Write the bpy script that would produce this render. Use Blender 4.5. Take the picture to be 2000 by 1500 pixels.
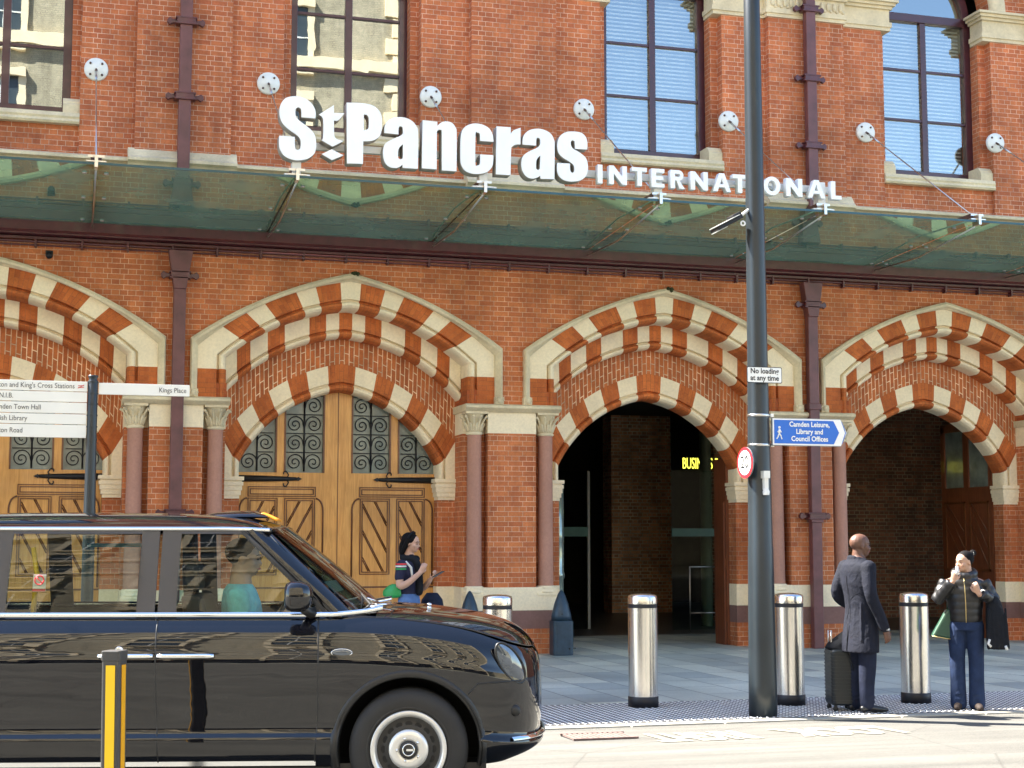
import bpy, bmesh, math, random
from mathutils import Vector, Matrix, noise
R_=math.radians
PI=math.pi
random.seed(7)
for o in list(bpy.data.objects): bpy.data.objects.remove(o, do_unlink=True)
scene=bpy.context.scene
COL=scene.collection

# ---------------------------------------------------------------- camera
cam_d=bpy.data.cameras.new("camera"); cam=bpy.data.objects.new("camera",cam_d); COL.objects.link(cam)
cam.location=(0,-22.029,1.66)
cam.rotation_euler=(R_(90)+math.atan(307/3000),0,R_(-16.1))
cam_d.sensor_width=36; cam_d.sensor_fit='HORIZONTAL'; cam_d.lens=54.0
cam_d.clip_start=.1; cam_d.clip_end=2000
scene.camera=cam
# ---------------------------------------------------------------- world and sun
SUN_EL=R_(50); TRAVEL=R_(-33)
w=bpy.data.worlds.new("World"); scene.world=w; w.use_nodes=True
nt=w.node_tree; nt.nodes.clear()
sky=nt.nodes.new('ShaderNodeTexSky'); sky.sky_type='NISHITA'; sky.sun_disc=False
sky.sun_elevation=SUN_EL; sky.sun_rotation=math.atan2(-math.cos(TRAVEL),-math.sin(TRAVEL))
sky.air_density=1.0; sky.dust_density=.4; sky.ozone_density=1.6
bg=nt.nodes.new('ShaderNodeBackground'); bg.inputs['Strength'].default_value=.08
wo=nt.nodes.new('ShaderNodeOutputWorld')
nt.links.new(sky.outputs[0],bg.inputs[0]); nt.links.new(bg.outputs[0],wo.inputs[0])
sd=bpy.data.lights.new("sun",'SUN'); sd.energy=5.0; sd.angle=R_(.5); sd.color=(1,.945,.86)
sun=bpy.data.objects.new("sun",sd); COL.objects.link(sun)
dv=Vector((math.cos(TRAVEL)*math.cos(SUN_EL),math.sin(TRAVEL)*math.cos(SUN_EL),-math.sin(SUN_EL)))
sun.rotation_euler=dv.to_track_quat('-Z','Y').to_euler()
scene.view_settings.view_transform='Standard'; scene.view_settings.look='None'
scene.view_settings.exposure=2.68; scene.view_settings.gamma=1.0
scene.render.engine='CYCLES'
scene.render.resolution_x=1024; scene.render.resolution_y=768

# ---------------------------------------------------------------- material helpers
def new_mat(name):
    m=bpy.data.materials.new(name); m.use_nodes=True
    b=m.node_tree.nodes['Principled BSDF']; return m,m.node_tree,b
def N(nt,t,**k):
    n=nt.nodes.new(t)
    for a,v in k.items(): setattr(n,a,v)
    return n
def math_n(nt,op,a,b=None,clamp=False):
    n=N(nt,'ShaderNodeMath',operation=op); n.use_clamp=clamp
    for i,v in enumerate((a,b)):
        if v is None: continue
        if isinstance(v,(int,float)): n.inputs[i].default_value=v
        else: nt.links.new(v,n.inputs[i])
    return n.outputs[0]
def mixc(nt,f,a,b,blend='MIX'):
    n=N(nt,'ShaderNodeMix',data_type='RGBA',blend_type=blend)
    for s,v in ((n.inputs[0],f),(n.inputs[6],a),(n.inputs[7],b)):
        if isinstance(v,(int,float)): s.default_value=v
        elif isinstance(v,(tuple,list)): s.default_value=(*v[:3],1)
        else: nt.links.new(v,s)
    return n.outputs[2]
def ramp(nt,f,stops):
    r=N(nt,'ShaderNodeValToRGB'); el=r.color_ramp.elements
    while len(el)<len(stops): el.new(.5)
    for e,(p,c) in zip(el,stops): e.position=p; e.color=(*((c,)*3 if isinstance(c,(int,float)) else c),1)
    nt.links.new(f,r.inputs[0]); return r.outputs[0]
def noise_n(nt,vec,scale,detail=4,rough=.55,dist=0):
    n=N(nt,'ShaderNodeTexNoise'); n.inputs['Scale'].default_value=scale
    n.inputs['Detail'].default_value=detail; n.inputs['Roughness'].default_value=rough; n.inputs['Distortion'].default_value=dist
    if vec is not None: nt.links.new(vec,n.inputs['Vector'])
    return n.outputs[0]
def pos(nt): return N(nt,'ShaderNodeNewGeometry').outputs['Position']
def objc(nt): return N(nt,'ShaderNodeTexCoord').outputs['Object']
def bump(nt,b,h,strength=.3,dist=.01):
    n=N(nt,'ShaderNodeBump'); n.inputs['Strength'].default_value=strength; n.inputs['Distance'].default_value=dist
    nt.links.new(h,n.inputs['Height']); nt.links.new(n.outputs[0],b.inputs['Normal'])
def simple(name,col,rough=.6,metal=0,var=.12,scale=6,coat=0,bumps=0,spec=.5,local=True):
    m,nt,b=new_mat(name)
    v=objc(nt) if local else pos(nt)
    f=noise_n(nt,v,scale,5)
    c=mixc(nt,ramp(nt,f,[(.3,0),(.7,1)]),[x*(1-var) for x in col],[min(1,x*(1+var)) for x in col])
    nt.links.new(c,b.inputs['Base Color'])
    b.inputs['Roughness'].default_value=rough; b.inputs['Metallic'].default_value=metal
    b.inputs['Coat Weight'].default_value=coat; b.inputs['Specular IOR Level'].default_value=spec
    if bumps: bump(nt,b,noise_n(nt,v,scale*8,4),bumps,.004)
    return m
def wall_uv(nt):
    g=N(nt,'ShaderNodeNewGeometry')
    sp=N(nt,'ShaderNodeSeparateXYZ'); nt.links.new(g.outputs['Position'],sp.inputs[0])
    sn=N(nt,'ShaderNodeSeparateXYZ'); nt.links.new(g.outputs['Normal'],sn.inputs[0])
    ax=math_n(nt,'ABSOLUTE',sn.outputs[0]); f=math_n(nt,'GREATER_THAN',ax,.72)
    u=N(nt,'ShaderNodeMix',data_type='FLOAT'); nt.links.new(f,u.inputs[0]); nt.links.new(sp.outputs[0],u.inputs[2]); nt.links.new(sp.outputs[1],u.inputs[3])
    az=math_n(nt,'GREATER_THAN',math_n(nt,'ABSOLUTE',sn.outputs[2]),.72)
    v=N(nt,'ShaderNodeMix',data_type='FLOAT'); nt.links.new(az,v.inputs[0]); nt.links.new(sp.outputs[2],v.inputs[2]); nt.links.new(sp.outputs[1],v.inputs[3])
    c=N(nt,'ShaderNodeCombineXYZ'); nt.links.new(u.outputs[0],c.inputs[0]); nt.links.new(v.outputs[0],c.inputs[1])
    return c.outputs[0],g.outputs['Position'],sp.outputs[2]
def brick_mat(name,c1,c2,mortar,bw=.225,rh=.075,ms=.006,uv=False,squash=.5,stain=.35,mvar=.5,rough=.8,bmp=.35,tint=None):
    m,nt,b=new_mat(name)
    if uv:
        tc=N(nt,'ShaderNodeTexCoord').outputs['UV']; sp=N(nt,'ShaderNodeSeparateXYZ'); nt.links.new(tc,sp.inputs[0])
        c=N(nt,'ShaderNodeCombineXYZ'); nt.links.new(sp.outputs[1],c.inputs[0]); nt.links.new(sp.outputs[0],c.inputs[1]); vec=c.outputs[0]; P=pos(nt)
    else: vec,P,_=wall_uv(nt)
    # slight waviness of the courses
    t=N(nt,'ShaderNodeTexBrick'); t.offset=.5; t.squash=squash; t.squash_frequency=2
    t.inputs['Scale'].default_value=1; t.inputs['Brick Width'].default_value=bw; t.inputs['Row Height'].default_value=rh
    t.inputs['Mortar Size'].default_value=ms; t.inputs['Mortar Smooth'].default_value=.3; t.inputs['Bias'].default_value=0
    t.inputs['Color1'].default_value=(*c1,1); t.inputs['Color2'].default_value=(*c2,1)
    # patchy mortar: some joints pale, some grimed
    mf=ramp(nt,noise_n(nt,P,2.3,5,.6),[(.38,0),(.62,1)])
    mort=mixc(nt,mf,[x*(1-mvar) for x in mortar],mortar)
    nt.links.new(mort,t.inputs['Mortar']); nt.links.new(vec,t.inputs['Vector'])
    big=noise_n(nt,P,.55,6,.62,.4); fine=noise_n(nt,P,38,3,.7); mid=noise_n(nt,P,4.5,5,.65)
    c=mixc(nt,1.0,t.outputs[0],ramp(nt,big,[(.28,1-stain),(.5,1.0),(.72,1+stain*.6)]),'MULTIPLY')
    c=mixc(nt,1.0,c,ramp(nt,mid,[(.25,.8),(.7,1.15)]),'MULTIPLY')
    c=mixc(nt,1.0,c,ramp(nt,fine,[(.25,.82),(.75,1.14)]),'MULTIPLY')
    mpv=N(nt,'ShaderNodeMapping'); mpv.inputs['Scale'].default_value=(1,1,.09); nt.links.new(P,mpv.inputs[0])
    c=mixc(nt,1.0,c,ramp(nt,noise_n(nt,mpv.outputs[0],2.6,6,.7),[(.3,.78),(.52,1.0),(.75,1.1)]),'MULTIPLY')
    # efflorescence specks
    sp2=noise_n(nt,P,11,6,.75); c=mixc(nt,ramp(nt,sp2,[(.66,0),(.74,.35)]),c,(.52,.36,.27))
    if tint: c=mixc(nt,ramp(nt,noise_n(nt,P,.9,3),[(.45,0),(.7,.55)]),c,tint)
    nt.links.new(c,b.inputs['Base Color']); b.inputs['Roughness'].default_value=rough
    b.inputs['Specular IOR Level'].default_value=.3
    h=math_n(nt,'ADD',math_n(nt,'MULTIPLY',t.outputs[1],-1.0),math_n(nt,'MULTIPLY',fine,.35))
    bump(nt,b,h,bmp,.006); return m
M={}
M['brick']=brick_mat('facade_brick',(.56,.178,.062),(.43,.122,.046),(.72,.46,.30),ms=.0042,bmp=.15,mvar=.4)
M['brick_up']=brick_mat('upper_brick',(.55,.172,.066),(.42,.118,.050),(.74,.50,.36),stain=.38,ms=.0042,bmp=.15,mvar=.4)
M['brick_radial']=brick_mat('arch_brick',(.52,.15,.045),(.40,.11,.035),(.95,.66,.42),uv=True,squash=1,stain=.15,bmp=.1,ms=.0075)
M['brick_rub']=brick_mat('rubbed_brick',(.56,.155,.038),(.44,.11,.028),(.42,.14,.06),uv=True,squash=1,ms=.003,stain=.25,bmp=.15,bw=.23,rh=.07)
M['brick_flat']=brick_mat('rubbed_brick_block',(.48,.12,.032),(.34,.075,.022),(.4,.16,.08),ms=.0035,stain=.3,bmp=.2)
M['brick_int']=brick_mat('brightened_passage_brick',(.80,.38,.19),(.48,.22,.12),(.85,.76,.55),squash=.5,ms=.009,stain=.4,bw=.24,rh=.08)  # brick colour raised to make up for missing light in the passage
M['brick_yel']=brick_mat('cream_brick',(.50,.44,.31),(.42,.37,.26),(.40,.36,.27),ms=.006,stain=.2,bmp=.1)
M['brick_shaded']=brick_mat('shaded_passage_brick',(.34,.13,.06),(.15,.065,.035),(.42,.33,.2),squash=.5,ms=.009,stain=.45,bw=.24,rh=.08)  # darker copy of the passage brick, shade put into the colour
def stone_mat(name,c,dirt=.5,scale=2.2):
    m,nt,b=new_mat(name); P=pos(nt)
    a=noise_n(nt,P,scale,8,.62,.3); f=noise_n(nt,P,26,5,.7); s=noise_n(nt,P,7,6,.7)
    col=mixc(nt,ramp(nt,a,[(.3,0),(.65,1)]),[x*(1-dirt*.45) for x in c],c)
    col=mixc(nt,1.0,col,ramp(nt,f,[(.2,.84),(.8,1.1)]),'MULTIPLY')
    col=mixc(nt,ramp(nt,s,[(.62,0),(.78,.5*dirt)]),col,(.2,.19,.12))
    nt.links.new(col,b.inputs['Base Color']); b.inputs['Roughness'].default_value=.82
    b.inputs['Specular IOR Level'].default_value=.3
    bump(nt,b,f,.25,.004); return m
M['stone']=stone_mat('pale_limestone',(.93,.79,.55),.33)
M['stone_dirty']=stone_mat('weathered_limestone',(.78,.66,.44),.75,1.7)
M['stone_pink']=stone_mat('pink_sandstone',(.46,.235,.17),.35,1.2)
M['granite']=stone_mat('brown_granite',(.24,.13,.11),.5,3)
M['maroon']=simple('maroon_ironwork',(.085,.018,.022),.38,0,.25,9,coat=.2)
M['maroon_lt']=simple('maroon_downpipe_paint',(.13,.045,.045),.42,0,.25,5)
M['frame']=simple('window_frame_paint',(.055,.013,.02),.3,0,.2,8,coat=.3)
M['dark']=simple('dark_interior',(.012,.011,.010),.9)
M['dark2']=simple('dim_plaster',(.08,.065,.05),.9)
M['black_iron']=simple('black_wrought_iron',(.010,.010,.012),.5,.3)
M['steel']=simple('brushed_steel',(.62,.6,.57),.3,1,.08,20)
M['white_steel']=simple('white_powder_coat',(.74,.74,.7),.4,0,.08,3)
def wood_mat(name,c1,c2,rough=.42):
    m,nt,b=new_mat(name)
    mp=N(nt,'ShaderNodeMapping'); mp.inputs['Scale'].default_value=(9,9,.6); nt.links.new(pos(nt),mp.inputs[0])
    f=noise_n(nt,mp.outputs[0],3,8,.65,1.2); g=noise_n(nt,pos(nt),1.1,3)
    c=mixc(nt,ramp(nt,f,[(.3,0),(.7,1)]),c1,c2); c=mixc(nt,1.0,c,ramp(nt,g,[(.3,.75),(.7,1.12)]),'MULTIPLY')
    nt.links.new(c,b.inputs['Base Color']); b.inputs['Roughness'].default_value=rough; b.inputs['Coat Weight'].default_value=.15
    bump(nt,b,f,.12,.003); return m
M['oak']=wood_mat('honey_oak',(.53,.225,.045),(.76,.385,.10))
M['oak_stain_shadow']=wood_mat('stained_shadowed_moulding',(.09,.028,.008),(.17,.055,.014))  # darker stain, with the mouldings' own shadow put into the colour
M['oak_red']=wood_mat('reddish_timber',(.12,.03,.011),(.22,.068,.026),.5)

# ---------------------------------------------------------------- mesh builder
class MB:
    def __init__(s): s.v=[];s.f=[];s.m=[];s.uv=None;s.sm=[]
    def add(s,vs,fs,mi=0,smooth=False,uvs=None):
        o=len(s.v); s.v+= [tuple(p) for p in vs]
        for k,f in enumerate(fs):
            s.f.append(tuple(i+o for i in f)); s.m.append(mi if isinstance(mi,int) else mi[k]); s.sm.append(smooth)
        if uvs is not None:
            if s.uv is None: s.uv={}
            for i,u in enumerate(uvs): s.uv[o+i]=u
    def box(s,x0,y0,z0,x1,y1,z1,mi=0):
        if x0>x1:x0,x1=x1,x0
        if y0>y1:y0,y1=y1,y0
        if z0>z1:z0,z1=z1,z0
        s.add([(x0,y0,z0),(x1,y0,z0),(x1,y1,z0),(x0,y1,z0),(x0,y0,z1),(x1,y0,z1),(x1,y1,z1),(x0,y1,z1)],
              [(0,3,2,1),(4,5,6,7),(0,1,5,4),(1,2,6,5),(2,3,7,6),(3,0,4,7)],mi)
        return s
    def obox(s,c,size,rot=None,mi=0):
        hx,hy,hz=[a/2 for a in size]; Rm=rot if rot is not None else Matrix.Identity(3)
        vs=[Vector(c)+Rm@Vector((sx*hx,sy*hy,sz*hz)) for sz in(-1,1) for sx,sy in((-1,-1),(1,-1),(1,1),(-1,1))]
        s.add(vs,[(0,3,2,1),(4,5,6,7),(0,1,5,4),(1,2,6,5),(2,3,7,6),(3,0,4,7)],mi); return s
    def grid(s,rows,mi=0,smooth=False,closed=False,flip=False,uvf=None):
        """rows: list of equal length point lists"""
        n=len(rows[0]); vs=[p for r in rows for p in r]; fs=[];ms=[]
        for i in range(len(rows)-1):
            for j in range(n if closed else n-1):
                a=i*n+j;b=i*n+(j+1)%n;c=(i+1)*n+(j+1)%n;d=(i+1)*n+j
                fs.append((a,d,c,b) if flip else (a,b,c,d))
                ms.append(mi(i,j) if callable(mi) else mi)
        s.add(vs,fs,ms,smooth,[uvf(i,j) for i in range(len(rows)) for j in range(n)] if uvf else None); return s
    def poly(s,pts,mi=0): s.add(pts,[tuple(range(len(pts)))],mi); return s
    def prism(s,pts,y0,y1,mi=0,axis='y'):
        """extrude polygon in xz along y (axis y), in yz along x, in xy along z. pts CCW seen from -y"""
        n=len(pts)
        def P(p,t):
            return (p[0],t,p[1]) if axis=='y' else ((t,p[0],p[1]) if axis=='x' else (p[0],p[1],t))
        vs=[P(p,y0) for p in pts]+[P(p,y1) for p in pts]
        fs=[tuple(range(n)),tuple(range(2*n-1,n-1,-1))]+[(i,i+n,(i+1)%n+n,(i+1)%n) for i in range(n)]
        s.add(vs,fs,mi); return s
    def tube(s,path,r,seg=8,mi=0,cap=True,smooth=True):
        path=[Vector(p) for p in path]; rr=r if isinstance(r,(list,tuple)) else [r]*len(path)
        rows=[];up=None
        for i,p in enumerate(path):
            t=(path[min(i+1,len(path)-1)]-path[max(i-1,0)]).normalized()
            if up is None:
                up=Vector((0,0,1)) if abs(t.z)<.9 else Vector((0,1,0))
            a=t.cross(up).normalized(); b=a.cross(t).normalized(); up=b
            rows.append([p+(a*math.cos(k*2*PI/seg)+b*math.sin(k*2*PI/seg))*rr[i] for k in range(seg)])
        s.grid(rows,mi,smooth,True)
        if cap:
            s.add(rows[0],[tuple(range(seg))],mi); s.add(rows[-1],[tuple(range(seg-1,-1,-1))],mi)
        return s
    def lathe(s,prof,c=(0,0,0),seg=24,axis='z',mi=0,smooth=True,a0=0,a1=2*PI):
        """prof list of (r,h)"""
        full=abs(a1-a0-2*PI)<1e-6; n=seg if full else seg+1
        rows=[]
        for r,h in prof:
            row=[]
            for k in range(n):
                a=a0+(a1-a0)*k/seg; u,v=r*math.cos(a),r*math.sin(a)
                p={'z':(u,v,h),'y':(u,h,v),'x':(h,u,v)}[axis]
                row.append((p[0]+c[0],p[1]+c[1],p[2]+c[2]))
            rows.append(row)
        s.grid(rows,mi if not isinstance(mi,(list,tuple)) else (lambda i,j:mi[i]),smooth,full,flip=(axis=='y')); return s
    def sphere(s,c,r,seg=12,rings=8,mi=0,sc=(1,1,1)):
        rows=[]
        for i in range(rings+1):
            t=PI*i/rings; rr=max(math.sin(t),1e-4)
            rows.append([(c[0]+r*sc[0]*rr*math.cos(2*PI*k/seg),c[1]+r*sc[1]*rr*math.sin(2*PI*k/seg),c[2]-r*sc[2]*math.cos(t)) for k in range(seg)])
        s.grid(rows,mi,True,True); return s
    def rings(s,rg,seg=16,mi=0,cap=True):
        """rg: list of (center, rx, ry, frame3x3 or None)  elliptical rings in the local XY of the frame"""
        rows=[]
        for c,rx,ry,fr in rg:
            fr=fr or Matrix.Identity(3)
            rows.append([Vector(c)+fr@Vector((rx*math.cos(2*PI*k/seg),ry*math.sin(2*PI*k/seg),0)) for k in range(seg)])
        s.grid(rows,mi,True,True)
        if cap: s.add(rows[0],[tuple(range(seg-1,-1,-1))],mi); s.add(rows[-1],[tuple(range(seg))],mi)
        return s
    def build(s,name,mats,parent=None,local=False,bevel=0,fixn=True,weld=True):
        me=bpy.data.meshes.new(name); off=Vector((0,0,0))
        if parent is not None and not local:
            p=parent
            while p is not None: off+=p.location; p=p.parent
        me.from_pydata([Vector(p)-off for p in s.v],[],s.f)
        if not isinstance(mats,(list,tuple)): mats=[mats]
        for mm in mats: me.materials.append(M[mm] if isinstance(mm,str) else mm)
        me.polygons.foreach_set('material_index',s.m); me.polygons.foreach_set('use_smooth',s.sm)
        if s.uv:
            l=me.uv_layers.new(name='UVMap')
            for lp in me.loops: l.data[lp.index].uv=s.uv.get(lp.vertex_index,(0,0))
        bm=bmesh.new(); bm.from_mesh(me)
        if weld: bmesh.ops.remove_doubles(bm,verts=bm.verts,dist=1e-5)
        if fixn: bmesh.ops.recalc_face_normals(bm,faces=bm.faces)
        if bevel:
            es=[e for e in bm.edges if len(e.link_faces)==2 and e.calc_face_angle(0)>.6 and not e.smooth==False]
            try: bmesh.ops.bevel(bm,geom=es,offset=bevel,segments=2,affect='EDGES',profile=.5)
            except Exception: pass
        bm.to_mesh(me); bm.free(); me.update()
        o=bpy.data.objects.new(name,me); COL.objects.link(o)
        if parent is not None: o.parent=parent
        return o
def tag(o,label=None,cat=None,group=None,kind=None):
    if label: o['label']=label
    if cat: o['category']=cat
    if group: o['group']=group
    if kind: o['kind']=kind
    return o
def thing(name,label,cat,loc=(0,0,0),rz=0,group=None):
    o=bpy.data.objects.new(name,None); COL.objects.link(o); o.location=loc; o.rotation_euler=(0,0,rz)
    o.empty_display_size=.2
    return tag(o,label,cat,group)
def dup(root,loc=None,rz=None,label=None):
    def cp(o,par):
        c=o.copy(); COL.objects.link(c); c.parent=par
        for ch in o.children: cp(ch,c)
        return c
    c=cp(root,root.parent)
    if loc is not None: c.location=loc
    if rz is not None: c.rotation_euler=(0,0,rz)
    if label: c['label']=label
    return c
def bake(o,keep=None):
    """apply modifiers of o into its mesh"""
    dg=bpy.context.evaluated_depsgraph_get(); dg.update()
    me=bpy.data.meshes.new_from_object(o.evaluated_get(dg)); old=o.data; o.modifiers.clear(); o.data=me
    me.name=o.name; bpy.data.meshes.remove(old); return o
def curve_shape(name,loops,depth,bev,mat,parent,xf,res=2):
    """loops: closed 2D loops (outline and holes); xf maps (x,y,zdepth)->world point"""
    cu=bpy.data.curves.new('tmp','CURVE'); cu.dimensions='2D'; cu.fill_mode='BOTH'; cu.extrude=depth/2; cu.bevel_depth=bev; cu.bevel_resolution=res
    cu.offset=-bev
    for lp in loops:
        sp=cu.splines.new('POLY'); sp.points.add(len(lp)-1)
        for i,p in enumerate(lp): sp.points[i].co=(p[0],p[1],0,1)
        sp.use_cyclic_u=True
    to=bpy.data.objects.new('tmp',cu); COL.objects.link(to)
    dg=bpy.context.evaluated_depsgraph_get(); dg.update()
    me=bpy.data.meshes.new_from_object(to.evaluated_get(dg))
    bpy.data.objects.remove(to); bpy.data.curves.remove(cu)
    off=Vector((0,0,0)); p=parent
    while p is not None: off+=p.location; p=p.parent
    for v in me.vertices: v.co=Vector(xf(v.co.x,v.co.y,v.co.z))-off
    me.materials.clear(); me.materials.append(M[mat] if isinstance(mat,str) else mat)
    o=bpy.data.objects.new(name,me); me.name=name; COL.objects.link(o); o.parent=parent
    return o
def text_mesh(txt,size,depth=.004,align='CENTER',off=0,spacing=1.0):
    cu=bpy.data.curves.new('tmpt','FONT'); cu.body=txt; cu.size=size; cu.extrude=depth/2; cu.align_x=align; cu.align_y='CENTER'; cu.offset=off; cu.space_character=spacing
    cu.resolution_u=3
    to=bpy.data.objects.new('tmpt',cu); COL.objects.link(to)
    dg=bpy.context.evaluated_depsgraph_get(); dg.update()
    me=bpy.data.meshes.new_from_object(to.evaluated_get(dg)); bpy.data.objects.remove(to); bpy.data.curves.remove(cu)
    return me
def place_text(name,txt,size,mat,parent,xf,depth=.004,align='CENTER',off=0,sx=1,spacing=1.0,local=False):
    me=text_mesh(txt,size,depth,align,off,spacing)
    o_=Vector((0,0,0)); p=parent
    while p is not None and not local: o_+=p.location; p=p.parent
    for v in me.vertices: v.co=Vector(xf(v.co.x*sx,v.co.y,v.co.z))-o_
    me.materials.clear(); me.materials.append(M[mat] if isinstance(mat,str) else mat); me.name=name
    o=bpy.data.objects.new(name,me); COL.objects.link(o); o.parent=parent; return o

# ================================================================ GROUND
def ground_rows():
    prof=[(-8.76,-.012),(-9.6,.0),(-10.8,.04),(-12.2,.1),(-13.2,.12),(-15,.13),(-20,.1),(-27,.02),(-33.9,-.08)]
    xs=[-60,-20,0,5,10,15,20,40,70]
    return [[(x,y,z) for x in xs] for y,z in prof]
# asphalt
m,nt,b=new_mat('asphalt'); P=pos(nt)
f=noise_n(nt,P,55,6,.85); g=noise_n(nt,P,.6,4); k=noise_n(nt,P,160,2,.6)
mp=N(nt,'ShaderNodeMapping'); mp.inputs['Scale'].default_value=(.15,2.2,1); nt.links.new(P,mp.inputs[0])
st=noise_n(nt,mp.outputs[0],1.2,5,.6)
c=mixc(nt,ramp(nt,f,[(.3,0),(.7,1)]),(.066,.064,.056),(.142,.136,.118)); c=mixc(nt,1.0,c,ramp(nt,g,[(.3,.85),(.7,1.1)]),'MULTIPLY')
c=mixc(nt,1.0,c,ramp(nt,st,[(.35,.70),(.6,1.1)]),'MULTIPLY')
vo=N(nt,'ShaderNodeTexVoronoi'); vo.feature='DISTANCE_TO_EDGE'; vo.inputs['Scale'].default_value=.45; nt.links.new(P,vo.inputs['Vector'])
c=mixc(nt,ramp(nt,vo.outputs[0],[(0,.55),(.006,0)]),c,(.03,.028,.025))
c=mixc(nt,ramp(nt,k,[(.58,0),(.70,.7)]),c,(.24,.225,.18))
nt.links.new(c,b.inputs['Base Color']); b.inputs['Roughness'].default_value=.8; bump(nt,b,f,.6,.012); M['asphalt']=m
mb=MB(); mb.grid(ground_rows(),0,True); tag(mb.build('road','asphalt'),kind='structure')
def road_z(y):
    p=[(q[0][1],q[0][2]) for q in ground_rows()]
    for (a,za),(b_,zb) in zip(p,p[1:]):
        if b_<=y<=a: return za+(zb-za)*(y-a)/(b_-a)
    return -.1
# pavement slabs
m,nt,b=new_mat('slate_slabs'); P=pos(nt)
mp=N(nt,'ShaderNodeMapping'); mp.inputs['Rotation'].default_value=(0,0,R_(90)); nt.links.new(P,mp.inputs[0])
t=N(nt,'ShaderNodeTexBrick'); t.offset=.37; t.squash=1.6; t.squash_frequency=3
t.inputs['Scale'].default_value=1; t.inputs['Brick Width'].default_value=.78; t.inputs['Row Height'].default_value=.52; t.inputs['Mortar Size'].default_value=.007
t.inputs['Color1'].default_value=(.62,.62,.50,1); t.inputs['Color2'].default_value=(.34,.37,.34,1); t.inputs['Mortar'].default_value=(.09,.09,.085,1)
nt.links.new(mp.outputs[0],t.inputs['Vector'])
mp2=N(nt,'ShaderNodeMapping'); mp2.inputs['Location'].default_value=(3.1,1.7,0);mp2.inputs['Rotation'].default_value=(0,0,R_(90)); nt.links.new(P,mp2.inputs[0])
c=mixc(nt,1.0,t.outputs[0],ramp(nt,noise_n(nt,P,.7,5),[(.3,.8),(.7,1.2)]),'MULTIPLY')
c=mixc(nt,1.0,c,ramp(nt,noise_n(nt,P,30,4,.7),[(.3,.85),(.7,1.12)]),'MULTIPLY')
c=mixc(nt,ramp(nt,noise_n(nt,P,5,6,.8),[(.62,0),(.7,.25)]),c,(.33,.33,.3))
nt.links.new(c,b.inputs['Base Color']); b.inputs['Roughness'].default_value=.55
bump(nt,b,math_n(nt,'MULTIPLY',t.outputs[1],-1),.4,.006); M['slabs']=m
mb=MB(); mb.box(-60,-8.6,-.35,70,3.9,0); tag(mb.build('pavement','slabs'),kind='structure')
M['kerb']=stone_mat('granite_kerb',(.42,.39,.32),.5,2)
mb=MB()
x=-60.0
while x<70:
    mb.box(x,-8.75,-.35,x+.905,-8.602,.004); x+=.915
tag(mb.build('kerb','kerb',bevel=.012),kind='structure')
# far pavement in front of the opposite building
mb=MB(); mb.box(-60,-60,-.4,70,-33.9,.03); tag(mb.build('pavement','slabs'),kind='structure')
# tactile paving with steel studs
M['tact']=simple('dark_slate_paving',(.13,.13,.135),.5,0,.2,4,local=False,bumps=.2)
mb=MB(); mb.box(-6,-8.58,.002,22,-6.95,.006); tag(mb.build('tactile_paving','tact'),kind='structure')
M['stud']=simple('worn_steel_stud',(.85,.85,.82),.4,.1,.1,10)
mb=MB()
random.seed(3)
nx=int(15.5/.067); ny=24
for i in range(nx):
    for j in range(ny):
        x=.5+i*.067; y=-8.55+j*.067
        if x<2 and False: continue
        r0,r1,h=.0165,.011,.0065
        vs=[(x+r0*math.cos(a*PI/3),y+r0*math.sin(a*PI/3),.004) for a in range(6)]+[(x+r1*math.cos(a*PI/3),y+r1*math.sin(a*PI/3),.004+h) for a in range(6)]
        mb.add(vs,[(6,7,8,9,10,11)]+[(a,(a+1)%6,6+(a+1)%6,6+a) for a in range(6)])
tag(mb.build('tactile_studs','stud',fixn=False,weld=False),'small round steel studs set in rows across the dark tactile paving',kind='stuff')
# painted LOOK RIGHT facing the pavement
M['roadpaint']=simple('worn_road_paint',(.5,.48,.41),.75,0,.15,8,local=False)
for txt,cx in (('LOOK',6.55),('RIGHT',5.22)):
    me=text_mesh(txt,.5,.0005,off=.026); 
    for v in me.vertices:
        X=cx-v.co.x*(.72 if txt=='LOOK' else .62); Y=-9.66-v.co.y*1.75; v.co=Vector((X,Y,road_z(Y)+.006))
    me.materials.append(M['roadpaint']); me.name='road_marking'
    o=bpy.data.objects.new('road_marking',me); COL.objects.link(o); tag(o,kind='structure')
mb=MB(); mb.grid([[(x,y,road_z(y)+.004) for x in (-30,0,20,40)] for y in (-8.95,-9.05)],0); 
M['line']=simple('yellow_road_line',(.45,.4,.22),.7,0,.3,9,local=False)
# gully grate
g=thing('drain_grate','rusty slotted gully grate in the road beside the kerb','drain grate',(4.4,-9.45,road_z(-9.45)))
M['rust']=simple('rusty_iron',(.17,.115,.1),.85,.1,.3,20)
mb=MB(); z=road_z(-9.45)
mb.box(4.12,-9.63,z-.02,4.68,-9.27,z+.006); fr=mb.build('grate_base','dark',g)
mb=MB()
for i in range(12): mb.box(4.13+i*.046,-9.62,z+.006,4.13+i*.046+.024,-9.28,z+.02)
mb.box(4.11,-9.64,z+.006,4.69,-9.62,z+.022); mb.box(4.11,-9.28,z+.006,4.69,-9.26,z+.022)
mb.build('grate_bars','rust',g)

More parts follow.
